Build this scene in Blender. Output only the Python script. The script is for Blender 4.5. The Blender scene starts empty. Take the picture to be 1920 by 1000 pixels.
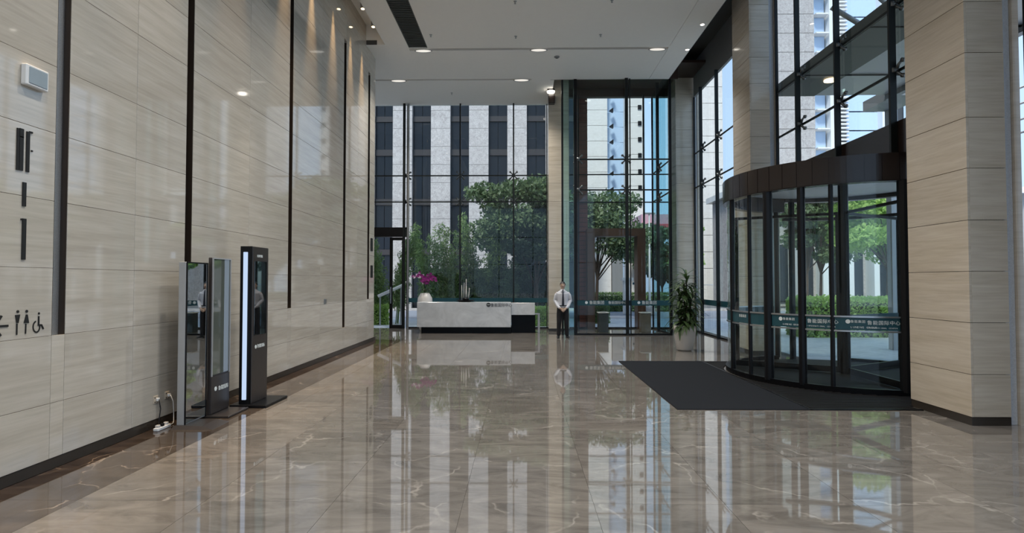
import bpy, bmesh, math, random
import numpy as np
from mathutils import Vector, Matrix, Euler
C = bpy.context.scene
COL = C.collection
R = math.radians
random.seed(7)
rng = np.random.default_rng(7)

# ------------------------------------------------------------------ camera, sky, exposure
cam_d = bpy.data.cameras.new('camera'); cam = bpy.data.objects.new('camera', cam_d); COL.objects.link(cam)
cam_d.sensor_width = 36; cam_d.lens = 1065 / 1920 * 36; cam_d.clip_start = .05; cam_d.clip_end = 600
cam.location = (0, 0, 1.7); cam.rotation_euler = (R(90 + 1.506), 0, R(.968))
C.camera = cam

world = bpy.data.worlds.new('sky'); C.world = world; world.use_nodes = True
nt = world.node_tree; nt.nodes.clear()
tc = nt.nodes.new('ShaderNodeTexCoord'); sp = nt.nodes.new('ShaderNodeSeparateXYZ')
cr = nt.nodes.new('ShaderNodeValToRGB'); bg = nt.nodes.new('ShaderNodeBackground'); ow = nt.nodes.new('ShaderNodeOutputWorld')
nt.links.new(tc.outputs['Generated'], sp.inputs[0]); nt.links.new(sp.outputs[2], cr.inputs[0])
cr.color_ramp.elements[0].position = 0.0; cr.color_ramp.elements[0].color = (.52, .70, .95, 1)
cr.color_ramp.elements[1].position = 1.0; cr.color_ramp.elements[1].color = (.36, .52, .82, 1)
nt.links.new(cr.outputs[0], bg.inputs[0]); bg.inputs[1].default_value = .86
nt.links.new(bg.outputs[0], ow.inputs[0])

sun_d = bpy.data.lights.new('sun', 'SUN'); sun_d.energy = 2.6; sun_d.angle = R(12); sun_d.color = (1, .95, .88)
sun = bpy.data.objects.new('sun', sun_d); COL.objects.link(sun); sun.rotation_euler = (R(38), 0, R(-25)); sun.location = (0, 0, 40)

C.view_settings.view_transform = 'Standard'; C.view_settings.look = 'None'
C.view_settings.exposure = 0.7; C.view_settings.gamma = 1.0; C.view_settings.use_curve_mapping = False
try:
    C.cycles.transparent_max_bounces = 48; C.cycles.max_bounces = 12; C.cycles.diffuse_bounces = 4
    C.cycles.glossy_bounces = 6; C.cycles.transmission_bounces = 8; C.cycles.sample_clamp_indirect = 6
    C.cycles.caustics_reflective = False; C.cycles.caustics_refractive = False
except Exception:
    pass

# ------------------------------------------------------------------ materials
def newmat(name):
    m = bpy.data.materials.new(name); m.use_nodes = True
    return m, m.node_tree, m.node_tree.nodes['Principled BSDF']
def setp(b, **k):
    for n, v in k.items():
        n = {'rough': 'Roughness', 'metal': 'Metallic', 'col': 'Base Color', 'ior': 'IOR', 'spec': 'Specular IOR Level'}.get(n, n)
        if n == 'Base Color': v = (*v, 1)
        b.inputs[n].default_value = v
def plain(name, col, rough=.5, metal=0, var=.06, scale=8, **k):
    """solid colour with a slight procedural variation"""
    m, t, b = newmat(name); setp(b, rough=rough, metal=metal, **k)
    co = t.nodes.new('ShaderNodeTexCoord'); no = t.nodes.new('ShaderNodeTexNoise'); no.inputs['Scale'].default_value = scale
    mx = t.nodes.new('ShaderNodeMix'); mx.data_type = 'RGBA'
    mx.inputs[6].default_value = (*[c * (1 - var) for c in col], 1); mx.inputs[7].default_value = (*[min(1, c * (1 + var)) for c in col], 1)
    t.links.new(co.outputs['Object'], no.inputs[0]); t.links.new(no.outputs[0], mx.inputs[0]); t.links.new(mx.outputs[2], b.inputs[0])
    return m
def emit(name, col, s):
    m = bpy.data.materials.new(name); m.use_nodes = True; t = m.node_tree; t.nodes.clear()
    e = t.nodes.new('ShaderNodeEmission'); o = t.nodes.new('ShaderNodeOutputMaterial')
    e.inputs[0].default_value = (*col, 1); e.inputs[1].default_value = s; t.links.new(e.outputs[0], o.inputs[0]); return m
def glass(name, tint, ior=1.5, boost=1.0, rough=0.0):
    m = bpy.data.materials.new(name); m.use_nodes = True; t = m.node_tree; t.nodes.clear()
    tr = t.nodes.new('ShaderNodeBsdfTransparent'); tr.inputs[0].default_value = (*tint, 1)
    gl = t.nodes.new('ShaderNodeBsdfGlossy'); gl.inputs['Roughness'].default_value = rough; gl.inputs[0].default_value = (.95, .97, .97, 1)
    fr = t.nodes.new('ShaderNodeFresnel'); fr.inputs[0].default_value = ior
    ge = t.nodes.new('ShaderNodeNewGeometry'); inv = t.nodes.new('ShaderNodeMath'); inv.operation = 'SUBTRACT'; inv.inputs[0].default_value = 1
    mu = t.nodes.new('ShaderNodeMath'); mu.operation = 'MULTIPLY'; mu.inputs[1].default_value = boost
    m2 = t.nodes.new('ShaderNodeMath'); m2.operation = 'MULTIPLY'
    mx = t.nodes.new('ShaderNodeMixShader'); o = t.nodes.new('ShaderNodeOutputMaterial')
    t.links.new(ge.outputs['Backfacing'], inv.inputs[1])
    t.links.new(fr.outputs[0], mu.inputs[0]); t.links.new(mu.outputs[0], m2.inputs[0]); t.links.new(inv.outputs[0], m2.inputs[1])
    t.links.new(m2.outputs[0], mx.inputs[0])
    t.links.new(tr.outputs[0], mx.inputs[1]); t.links.new(gl.outputs[0], mx.inputs[2]); t.links.new(mx.outputs[0], o.inputs[0]); return m

def stone(name, c1, c2, c3, rough, stretch=(.5, .5, 9), ior=1.5, var=.10, fine=.5):
    """travertine: long level streaks, each panel with its own cut"""
    m, t, b = newmat(name); setp(b, rough=rough, ior=ior)
    co = t.nodes.new('ShaderNodeTexCoord'); oi = t.nodes.new('ShaderNodeObjectInfo')
    mu = t.nodes.new('ShaderNodeVectorMath'); mu.operation = 'SCALE'; mu.inputs[3].default_value = 37
    cb = t.nodes.new('ShaderNodeCombineXYZ'); ad = t.nodes.new('ShaderNodeVectorMath'); ad.operation = 'ADD'
    mp = t.nodes.new('ShaderNodeMapping'); mp.inputs['Scale'].default_value = stretch
    for i in range(3): t.links.new(oi.outputs['Random'], cb.inputs[i])
    t.links.new(cb.outputs[0], mu.inputs[0]); t.links.new(co.outputs['Object'], ad.inputs[0]); t.links.new(mu.outputs[0], ad.inputs[1])
    t.links.new(ad.outputs[0], mp.inputs[0])
    n1 = t.nodes.new('ShaderNodeTexNoise'); n1.inputs['Scale'].default_value = 1.6; n1.inputs['Detail'].default_value = 8; n1.inputs['Roughness'].default_value = .62; n1.inputs['Distortion'].default_value = .5
    n2 = t.nodes.new('ShaderNodeTexNoise'); n2.inputs['Scale'].default_value = 6; n2.inputs['Detail'].default_value = 4
    r1 = t.nodes.new('ShaderNodeValToRGB'); e = r1.color_ramp.elements
    e[0].position = .32; e[0].color = (*c1, 1); e[1].position = .68; e[1].color = (*c3, 1); q = e.new(.5); q.color = (*c2, 1)
    t.links.new(mp.outputs[0], n1.inputs[0]); t.links.new(mp.outputs[0], n2.inputs[0]); t.links.new(n1.outputs[0], r1.inputs[0])
    mx = t.nodes.new('ShaderNodeMix'); mx.data_type = 'RGBA'; mx.blend_type = 'OVERLAY'; mx.inputs[0].default_value = fine
    t.links.new(r1.outputs[0], mx.inputs[6]); t.links.new(n2.outputs[0], mx.inputs[7])
    hs = t.nodes.new('ShaderNodeHueSaturation'); mr = t.nodes.new('ShaderNodeMapRange'); mr.inputs[3].default_value = 1 - var; mr.inputs[4].default_value = 1 + var
    t.links.new(oi.outputs['Random'], mr.inputs[0]); t.links.new(mr.outputs[0], hs.inputs['Value']); t.links.new(mx.outputs[2], hs.inputs['Color'])
    t.links.new(hs.outputs[0], b.inputs[0]); return m

def marble(name, c1, c2, vein, rough, ior=1.6, var=.07, vs=.75, amount=.75):
    m, t, b = newmat(name); setp(b, rough=rough, ior=ior)
    co = t.nodes.new('ShaderNodeTexCoord'); oi = t.nodes.new('ShaderNodeObjectInfo')
    mu = t.nodes.new('ShaderNodeMath'); mu.operation = 'MULTIPLY'; mu.inputs[1].default_value = 91
    cb = t.nodes.new('ShaderNodeCombineXYZ'); ad = t.nodes.new('ShaderNodeVectorMath'); ad.operation = 'ADD'
    t.links.new(oi.outputs['Random'], mu.inputs[0])
    for i in range(3): t.links.new(mu.outputs[0], cb.inputs[i])
    t.links.new(co.outputs['Object'], ad.inputs[0]); t.links.new(cb.outputs[0], ad.inputs[1])
    mp = t.nodes.new('ShaderNodeMapping'); mp.inputs['Rotation'].default_value = (0, 0, R(24)); mp.inputs['Scale'].default_value = (.8, 2.2, 1)
    t.links.new(ad.outputs[0], mp.inputs[0])
    n1 = t.nodes.new('ShaderNodeTexNoise'); n1.inputs['Scale'].default_value = 1.7; n1.inputs['Detail'].default_value = 9; n1.inputs['Roughness'].default_value = .66; n1.inputs['Distortion'].default_value = 1.4
    t.links.new(mp.outputs[0], n1.inputs[0])
    r1 = t.nodes.new('ShaderNodeValToRGB'); e = r1.color_ramp.elements; e[0].position = .33; e[0].color = (*c1, 1); e[1].position = .68; e[1].color = (*c2, 1)
    t.links.new(n1.outputs[0], r1.inputs[0])
    # veins: thin ridges of a warped voronoi
    n3 = t.nodes.new('ShaderNodeTexNoise'); n3.inputs['Scale'].default_value = 1.3; n3.inputs['Detail'].default_value = 5
    sc = t.nodes.new('ShaderNodeVectorMath'); sc.operation = 'SCALE'; sc.inputs[3].default_value = 1.1
    a2 = t.nodes.new('ShaderNodeVectorMath'); a2.operation = 'ADD'
    t.links.new(ad.outputs[0], n3.inputs[0]); t.links.new(n3.outputs[1], sc.inputs[0]); t.links.new(sc.outputs[0], a2.inputs[1]); t.links.new(ad.outputs[0], a2.inputs[0])
    vo = t.nodes.new('ShaderNodeTexVoronoi'); vo.feature = 'DISTANCE_TO_EDGE'; vo.inputs['Scale'].default_value = vs
    t.links.new(a2.outputs[0], vo.inputs[0])
    r2 = t.nodes.new('ShaderNodeValToRGB'); e = r2.color_ramp.elements; e[0].position = 0; e[0].color = (1, 1, 1, 1); e[1].position = .016; e[1].color = (0, 0, 0, 1)
    t.links.new(vo.outputs[0], r2.inputs[0])
    n4 = t.nodes.new('ShaderNodeTexNoise'); n4.inputs['Scale'].default_value = 2.1; t.links.new(ad.outputs[0], n4.inputs[0])
    r4 = t.nodes.new('ShaderNodeMapRange'); r4.inputs[1].default_value = .45; r4.inputs[2].default_value = .65; r4.inputs[4].default_value = amount
    t.links.new(n4.outputs[0], r4.inputs[0])
    m3 = t.nodes.new('ShaderNodeMath'); m3.operation = 'MULTIPLY'; t.links.new(r2.outputs[0], m3.inputs[0]); t.links.new(r4.outputs[0], m3.inputs[1])
    mx = t.nodes.new('ShaderNodeMix'); mx.data_type = 'RGBA'; mx.inputs[7].default_value = (*vein, 1)
    t.links.new(m3.outputs[0], mx.inputs[0]); t.links.new(r1.outputs[0], mx.inputs[6])
    hs = t.nodes.new('ShaderNodeHueSaturation'); mr = t.nodes.new('ShaderNodeMapRange'); mr.inputs[3].default_value = 1 - var; mr.inputs[4].default_value = 1 + var
    t.links.new(oi.outputs['Random'], mr.inputs[0]); t.links.new(mr.outputs[0], hs.inputs['Value']); t.links.new(mx.outputs[2], hs.inputs['Color'])
    t.links.new(hs.outputs[0], b.inputs[0]); return m

def leafmat(name, c1, c2, trans=.35, scale=1.5):
    m = bpy.data.materials.new(name); m.use_nodes = True; t = m.node_tree; b = t.nodes['Principled BSDF']; setp(b, rough=.5)
    co = t.nodes.new('ShaderNodeTexCoord'); no = t.nodes.new('ShaderNodeTexNoise'); no.inputs['Scale'].default_value = scale; no.inputs['Detail'].default_value = 6; no.inputs['Roughness'].default_value = .8
    r1 = t.nodes.new('ShaderNodeValToRGB'); e = r1.color_ramp.elements; e[0].position = .3; e[0].color = (*c1, 1); e[1].position = .7; e[1].color = (*c2, 1)
    t.links.new(co.outputs['Object'], no.inputs[0]); t.links.new(no.outputs[0], r1.inputs[0]); t.links.new(r1.outputs[0], b.inputs[0])
    tr = t.nodes.new('ShaderNodeBsdfTranslucent'); mx = t.nodes.new('ShaderNodeMixShader'); mx.inputs[0].default_value = trans
    t.links.new(r1.outputs[0], tr.inputs[0]); t.links.new(b.outputs[0], mx.inputs[1]); t.links.new(tr.outputs[0], mx.inputs[2])
    t.links.new(mx.outputs[0], t.nodes['Material Output'].inputs[0]); return m

M = {}
M['travertine'] = stone('travertine', (.455, .415, .355), (.505, .465, .40), (.55, .51, .45), .045, ior=1.75, var=.05, fine=.15, stretch=(.4, .4, 7))
M['travertine_col'] = stone('travertine_column', (.49, .42, .33), (.54, .47, .38), (.59, .52, .43), .12, ior=1.5, stretch=(.4, .4, 6), var=.05, fine=.2)
M['grey_stone'] = stone('grey_granite_facade', (.36, .33, .315), (.45, .415, .40), (.52, .49, .47), .6, stretch=(3, 3, 3), var=.05)
M['white_stone'] = stone('white_facade_stone', (.74, .72, .70), (.78, .76, .74), (.82, .80, .78), .6, stretch=(1, 1, 3), var=.02)
M['floor'] = marble('brown_marble_floor', (.128, .115, .102), (.245, .220, .195), (.58, .53, .47), .03, ior=1.95, amount=.45)
M['floor_dark'] = marble('dark_brown_marble', (.022, .015, .011), (.070, .050, .038), (.30, .22, .16), .04, ior=1.7, vs=1.4)
M['floor_mid'] = marble('umber_marble', (.050, .038, .030), (.095, .075, .060), (.40, .33, .27), .04, ior=1.8, vs=1.0)
M['grout'] = plain('dark_grout', (.06, .05, .04), .9)
M['desk_marble'] = marble('white_marble', (.50, .51, .52), (.66, .67, .68), (.38, .40, .42), .12, ior=1.5, vs=1.2, amount=.5)
M['base_dark'] = plain('dark_skirting', (.035, .028, .022), .25)
M['groove'] = plain('bronze_groove_lining', (.045, .032, .024), .35, .3)
M['perforated'] = plain('perforated_steel', (.5, .5, .5), .4, .8, var=.35, scale=120)
M['dotted_reflection'] = plain('pale_dotted_reflection', (.60, .62, .66), .3, 0, var=.22, scale=60)
M['ceiling'] = plain('ceiling_paint', (.88, .865, .83), .65, var=.015)
M['ceil_dark'] = plain('recess_dark_paint', (.07, .07, .068), .7)
M['grille'] = plain('grille_grey_metal', (.075, .08, .072), .5, .4)
M['black'] = plain('black_metal', (.006, .006, .007), .35, 0, spec=.25)
M['black_gloss'] = plain('black_gloss', (.004, .004, .005), .35, 0, spec=.12)
M['bronze'] = plain('dark_bronze_canopy', (.016, .010, .008), .22, 0, spec=.5)
M['mullion'] = plain('dark_mullion', (.008, .010, .010), .4, 0, spec=.3)
M['steel'] = plain('brushed_steel', (.45, .46, .47), .28, .95)
M['spider'] = plain('spider_cast_steel', (.16, .17, .17), .35, .85)
M['brown_clad'] = plain('brown_portal_cladding', (.11, .055, .035), .35, .2)
M['brick_brown'] = plain('brown_terracotta', (.22, .075, .055), .55, 0, var=.25, scale=3)
M['soffit_brown'] = plain('dark_brown_soffit', (.05, .03, .022), .4)
M['white'] = plain('white_paint', (.75, .76, .76), .4, var=.02)
M['pot_white'] = plain('white_glazed_pot', (.66, .63, .60), .3, var=.03)
M['lightgrey'] = plain('light_grey_metal', (.40, .41, .42), .35, .2)
M['midgrey'] = plain('mid_grey_panel', (.22, .23, .24), .45)
M['graphic'] = plain('graphite_panel', (.052, .045, .043), .32, .35)
M['carpet'] = plain('charcoal_carpet', (.020, .022, .026), .95, var=.3, scale=90, spec=.05)
M['mat_rib'] = plain('dark_ribbed_mat', (.012, .011, .011), .6, 0, spec=.15)
M['screen'] = plain('black_mirror_screen', (.006, .007, .008), .02, 0, ior=2.6)
M['mirror'] = plain('mirror_glass', (.52, .55, .56), .015, 1.0, var=.01)
M['band'] = plain('teal_safety_band', (.010, .065, .085), .4, var=.05)
M['print'] = plain('white_print', (.75, .80, .80), .5, var=.01)
M['glass'] = glass('clear_glass', (.93, .96, .955), 1.5, .8)
M['glass_green'] = glass('green_edge_glass', (.84, .92, .90), 1.5, 1.3)
M['glass_door'] = glass('door_glass', (.945, .97, .962), 1.5, .7)
M['glass_teal'] = glass('teal_tinted_glass', (.72, .90, .92), 1.6, .9)
M['facade_glass'] = plain('dark_window_glass', (.012, .015, .020), .12, 0, ior=1.38)
M['facade_blue'] = plain('blue_window_glass', (.50, .64, .84), .15, 0)
M['spandrel'] = plain('dark_spandrel', (.022, .024, .028), .4)
M['paving'] = stone('pale_paving', (.56, .58, .61), (.61, .63, .66), (.66, .68, .71), .5, stretch=(1, 1, 1), var=.04)
M['drive'] = plain('blue_grey_drive', (.24, .26, .31), .6)
M['road'] = plain('asphalt', (.12, .125, .13), .8)
M['bin_stone'] = plain('bin_stone', (.16, .13, .10), .35, var=.2, scale=5)
M['bin_dark'] = plain('bin_dark_stone', (.045, .05, .05), .35, var=.2, scale=5)
M['red'] = plain('red_roof_band', (.62, .08, .11), .5)
M['pink'] = plain('pink_roof_panel', (.62, .38, .45), .5)
M['skin'] = plain('skin', (.52, .36, .27), .5, var=.05)
M['hair'] = plain('black_hair', (.012, .010, .009), .5)
M['shirt'] = plain('white_shirt', (.62, .63, .68), .8, var=.04)
M['cloth_black'] = plain('black_cloth', (.010, .010, .012), .8)
M['tie'] = plain('navy_tie', (.012, .014, .03), .6)
M['shoe'] = plain('black_leather', (.008, .008, .008), .3)
M['leaf_plant'] = leafmat('dark_dracaena_leaf', (.025, .055, .020), (.10, .17, .055), .25, 3)
M['leaf_tree'] = leafmat('tree_leaf', (.050, .090, .045), (.20, .28, .13), .35, .9)
M['leaf_dark'] = leafmat('dark_shrub_leaf', (.018, .035, .015), (.08, .13, .05), .3, 1.2)
M['leaf_bamboo'] = leafmat('bamboo_leaf', (.08, .15, .05), (.30, .42, .16), .4, 1.2)
M['leaf_bright'] = leafmat('bright_green_leaf', (.22, .38, .08), (.60, .80, .28), .5, 1.0)  # vivid yellow-green leaf colour for outdoor trees and hedges
M['bark'] = plain('bark', (.07, .045, .03), .9, var=.3, scale=5)
M['orchid'] = plain('magenta_orchid', (.24, .012, .17), .5, var=.3, scale=30)
M['orchid_w'] = plain('pale_orchid', (.75, .55, .72), .5)
M['soil'] = plain('soil', (.02, .014, .01), .95)
M['lamp'] = emit('downlight_warm', (1, .93, .82), 6)
M['lamp_soft'] = emit('downlight_soft', (1, .95, .86), .55)
M['lamp_warm'] = emit('washer_warm', (1, .72, .42), 5)
M['tube'] = emit('tube_light', (.60, .75, 1.0), .58)
M['ink'] = plain('black_ink', (.010, .010, .010), .5)
M['dark_text'] = plain('dark_letters', (.03, .028, .025), .4)

# ------------------------------------------------------------------ mesh helpers
class MB:
    def __init__(s): s.v = []; s.f = []; s.mi = []; s.m = 0
    def add(s, v, f):
        n = len(s.v); s.v += [tuple(p) for p in v]
        for q in f: s.f.append([n + i for i in q]); s.mi.append(s.m)
        return s
    def box(s, x0, x1, y0, y1, z0, z1):
        return s.add([(x0, y0, z0), (x1, y0, z0), (x1, y1, z0), (x0, y1, z0), (x0, y0, z1), (x1, y0, z1), (x1, y1, z1), (x0, y1, z1)],
                     [(0, 3, 2, 1), (4, 5, 6, 7), (0, 1, 5, 4), (1, 2, 6, 5), (2, 3, 7, 6), (3, 0, 4, 7)])
    def bbox(s, x0, x1, y0, y1, z0, z1, b=.004):
        """box with chamfered edges"""
        bm = bmesh.new(); bmesh.ops.create_cube(bm, size=1)
        for v in bm.verts: v.co = Vector(((x0 + x1) / 2 + v.co.x * (x1 - x0), (y0 + y1) / 2 + v.co.y * (y1 - y0), (z0 + z1) / 2 + v.co.z * (z1 - z0)))
        bmesh.ops.bevel(bm, geom=bm.edges[:], offset=b, segments=1, affect='EDGES', profile=.5)
        bm.verts.index_update()
        s.add([v.co[:] for v in bm.verts], [[v.index for v in f.verts] for f in bm.faces]); bm.free(); return s
    def tube(s, pts, r, n=8, cap=True):
        P = [Vector(p) for p in pts]; rr = r if isinstance(r, (list, tuple)) else [r] * len(P)
        V = []; F = []
        up = None
        for i, p in enumerate(P):
            d = (P[min(i + 1, len(P) - 1)] - P[max(i - 1, 0)]).normalized()
            if up is None:
                up = Vector((0, 0, 1)) if abs(d.z) < .9 else Vector((1, 0, 0))
            a = d.cross(up).normalized(); bb = a.cross(d).normalized(); up = bb
            for k in range(n):
                t = 2 * math.pi * k / n; V.append(p + (a * math.cos(t) + bb * math.sin(t)) * rr[i])
        for i in range(len(P) - 1):
            for k in range(n):
                F.append((i * n + k, i * n + (k + 1) % n, (i + 1) * n + (k + 1) % n, (i + 1) * n + k))
        if cap: F.append(tuple(range(n))); F.append(tuple((len(P) - 1) * n + k for k in reversed(range(n))))
        return s.add(V, F)
    def lathe(s, prof, c=(0, 0, 0), n=24, sx=1, sy=1, cap=True):
        V = []; F = []
        for r, z in prof:
            for k in range(n):
                t = 2 * math.pi * k / n; V.append((c[0] + r * sx * math.cos(t), c[1] + r * sy * math.sin(t), c[2] + z))
        for i in range(len(prof) - 1):
            for k in range(n):
                F.append((i * n + k, i * n + (k + 1) % n, (i + 1) * n + (k + 1) % n, (i + 1) * n + k))
        if cap: F.append(tuple(reversed(range(n)))); F.append(tuple((len(prof) - 1) * n + k for k in range(n)))
        return s.add(V, F)
    def arcbox(s, c, r0, r1, a0, a1, z0, z1, n=24):
        V = []; F = []
        for i in range(n + 1):
            a = a0 + (a1 - a0) * i / n; ca, sa = math.cos(a), math.sin(a)
            for r, z in ((r0, z0), (r1, z0), (r1, z1), (r0, z1)): V.append((c[0] + r * ca, c[1] + r * sa, z))
        for i in range(n):
            a, b = i * 4, i * 4 + 4
            for k in range(4):
                F.append((a + k, b + k, b + (k + 1) % 4, a + (k + 1) % 4))
        F.append((0, 1, 2, 3)); F.append((n * 4 + 3, n * 4 + 2, n * 4 + 1, n * 4))
        return s.add(V, F)
    def mesh(s, name, mat, smooth=False):
        me = bpy.data.meshes.new(name); me.from_pydata(s.v, [], s.f)
        for m in (mat if isinstance(mat, list) else [mat]): me.materials.append(M[m] if isinstance(m, str) else m)
        if isinstance(mat, list):
            me.polygons.foreach_set('material_index', s.mi)
        bm = bmesh.new(); bm.from_mesh(me); bmesh.ops.recalc_face_normals(bm, faces=bm.faces); bm.to_mesh(me); bm.free()
        if smooth: me.polygons.foreach_set('use_smooth', [True] * len(me.polygons))
        me.update(); return me
    def build(s, name, mat, parent=None, smooth=False):
        o = bpy.data.objects.new(name, s.mesh(name, mat, smooth)); COL.objects.link(o)
        if parent: o.parent = parent; o.location = tuple(-Vector(parent_loc(parent)))
        return o
def parent_loc(p):
    L = Vector(p.location)
    while p.parent: p = p.parent; L += Vector(p.location)
    return L
def inst(name, me, parent, loc, rot=(0, 0, 0), scale=(1, 1, 1)):
    """an object of its own that shares a mesh; loc in world space"""
    o = bpy.data.objects.new(name, me); COL.objects.link(o)
    if parent: o.parent = parent; loc = Vector(loc) - parent_loc(parent)
    o.location = loc; o.rotation_euler = rot; o.scale = scale
    return o
def tag(o, label=None, cat=None, group=None, kind=None):
    if label: o['label'] = label
    if cat: o['category'] = cat
    if group: o['group'] = group
    if kind: o['kind'] = kind
    return o
def empty(name, loc=(0, 0, 0), **k):
    o = bpy.data.objects.new(name, None); COL.objects.link(o); o.location = loc; o.empty_display_size = .1
    return tag(o, **k)
def box(x0, x1, y0, y1, z0, z1): return MB().box(x0, x1, y0, y1, z0, z1)
_cache = {}
def boxpart(name, mat, parent, x0, x1, y0, y1, z0, z1, bev=0):
    """box part whose mesh is shared with every box of the same size and material"""
    k = (mat, round(x1 - x0, 3), round(y1 - y0, 3), round(z1 - z0, 3), bev)
    if k not in _cache:
        w, d, h = k[1] / 2, k[2] / 2, k[3] / 2
        _cache[k] = (MB().bbox(-w, w, -d, d, -h, h, bev) if bev else box(-w, w, -d, d, -h, h)).mesh(name, mat)
    return inst(name, _cache[k], parent, ((x0 + x1) / 2, (y0 + y1) / 2, (z0 + z1) / 2))
_font = {}
def text(name, s, size, mat, parent, loc, rot, align='LEFT', extrude=.0015, stretch=1.0):
    cu = bpy.data.curves.new(name, 'FONT'); cu.body = s; cu.size = size; cu.extrude = extrude; cu.align_x = align; cu.align_y = 'CENTER'; cu.resolution_u = 2
    o = bpy.data.objects.new('tmp', cu); COL.objects.link(o)
    dg = bpy.context.evaluated_depsgraph_get(); me = bpy.data.meshes.new_from_object(o.evaluated_get(dg))
    bpy.data.objects.remove(o); me.name = name; me.materials.clear(); me.materials.append(M[mat])
    q = inst(name, me, parent, loc, rot, (stretch, 1, 1)); return q

# world position of a photo pixel at depth Y
_cm = Euler(cam.rotation_euler).to_matrix()
def ray(x, y): return _cm @ Vector((x - 960, 500 - y, -1065))
def PX(x, Y): d = ray(x, 528); return d.x / d.y * Y
def PZ(y, Y): d = ray(978, y); return 1.7 + d.z / d.y * Y

COURSES = [.10, .60, 1.21, 1.82, 2.43, 3.05, 3.66, 4.44, 5.06, 5.68, 6.30, 6.92, 7.54, 8.16, 8.78]
XW = -4.25      # left wall face
XG = 5.92       # right glass line
YB = 20.6       # back glass
YV = 18.1       # vestibule glass
HC = 8.17       # ceiling

# ------------------------------------------------------------------ floor
floor = empty('floor', kind='structure')
box(-9, 6.3, -9, 20.7, -.12, -.022).build('subfloor', 'grout', floor)
GAP = .0025
ys = [1.4 + i * 1.0 for i in range(20)]
ys = [y for y in ys if y < 20.6] + [20.7]
xs = [-3.45 + i * 1.0 for i in range(10)] + [6.0]
for j in range(len(ys) - 1):
    for i in range(len(xs) - 1):
        x0, x1, y0, y1 = xs[i] + GAP / 2, xs[i + 1] - GAP / 2, ys[j] + GAP / 2, ys[j + 1] - GAP / 2
        boxpart('tile', 'floor', floor, x0, x1, y0, y1, -.022, 0)
boxpart('slab', 'floor', floor, -3.45, 6.0, -9, 1.4, -.022, 0)
boxpart('slab', 'floor', floor, -9, -3.45, 16.6, 20.7, -.022, 0)
yy = 1.4
while yy < 16.6:
    y1 = min(yy + 1.5, 16.6)
    boxpart('border_tile', 'floor_dark', floor, -4.249, -4.02, yy, y1 - GAP, -.022, 0)
    boxpart('border_tile', 'floor_mid', floor, -4.02 + .001, -3.45 - .001, yy, y1 - GAP, -.022, 0)
    yy = y1
boxpart('border_tile', 'floor_mid', floor, -4.249, -3.452, -9, 1.398, -.022, 0)

# ------------------------------------------------------------------ left wall
wl = empty('wall_left', kind='structure')
grooves = [(-6.0, -5.85), (-2.4, -2.25), (1.99, 2.14), (5.08, 5.23), (7.09, 7.235), (10.26, 10.42), (13.42, 13.60), (15.57, 15.76)]
gtop = 7.5
gbot = {15.57: 1.21, 13.42: .60}
edges = [-9.0, -6.0, -5.85, -4.1, -2.4, -2.25, -.1, 1.99, 2.14, 3.6, 5.08, 5.23, 6.16, 7.09, 7.235, 8.76, 10.26, 10.42, 11.92, 13.42, 13.60, 14.6, 15.57, 15.76, 16.3]
box(-4.6, XW - .11, -9, 16.5, 0, 9.2).build('backing_wall', 'groove', wl)
gs = {g[0] for g in grooves}
g5 = .0035
for i in range(len(edges) - 1):
    y0, y1 = edges[i], edges[i + 1]
    isg = y0 in gs
    for j in range(len(COURSES) - 1):
        z0, z1 = COURSES[j], COURSES[j + 1]
        if isg and z0 >= gbot.get(y0, 1.21) - .01 and z0 < gtop: continue
        if y1 < 1.0 and j % 2: continue
        zt = z1 if y1 >= 1.0 else COURSES[min(j + 2, len(COURSES) - 1)]
        boxpart('panel', 'travertine', wl, XW - .11, XW, y0 + g5 / 2, y1 - g5 / 2, z0 + g5 / 2, zt - g5 / 2, bev=.0015)
for y0, y1 in grooves:
    b = gbot.get(y0, 1.21)
    # dark reveal on the far side, dotted steel diffuser at the back
    m = MB(); m.box(XW - .108, XW - .004, y1 - .006, y1 + .0, b, gtop); m.box(XW - .108, XW - .004, y0, y0 + .006, b, gtop)
    m.build('groove_lining', 'groove', wl)
    m = MB(); m.box(XW - .075, XW - .060, y0 + .007, y1 - .007, b, gtop) if y0 == 5.08 else m.box(XW - .108, XW - .096, y0 + .03, y1 - .05, b, gtop); m.build('groove_diffuser', 'perforated' if y0 == 5.08 else 'groove', wl)
bl = box(XW - .11, XW - .006, -9, 16.5, 0, .097).build('baseboard_left', 'base_dark'); tag(bl, kind='structure')
# end of the wall, seen from the back
box(-9, XW - .12, 16.38, 16.5, 0, 9.2).build('end_panel', 'travertine_col', wl)

# ------------------------------------------------------------------ ceiling
ce = empty('ceiling', kind='structure')
cz0, cz1 = HC, HC + .08
for (x0, x1, y0, y1) in [(-3.73, -3.12, -9, 15.58), (-3.12, -2.6, 15.5, 15.58), (-2.6, 4.065, -9, 15.58), (4.075, 4.7, -9, 18.1),
                         (-4.62, -3.73, 15.3, 15.58), (-9, -4.62, 15.3, 15.58), (-9, -3.13, 15.58, 15.72), (4.065, 4.065 + .009, 15.5, 15.72),
                         (-9, 4.065, 15.72, 17.97), (.32, 4.065, 17.97, 18.1), (-9, -4.72, 17.97, 18.09), (-9, .32, 18.09, 20.7), (.32, 1.05, 18.1, 20.7)]:
    boxpart('ceiling_panel', 'ceiling', ce, x0, x1, y0, y1, cz0, cz1)
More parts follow.
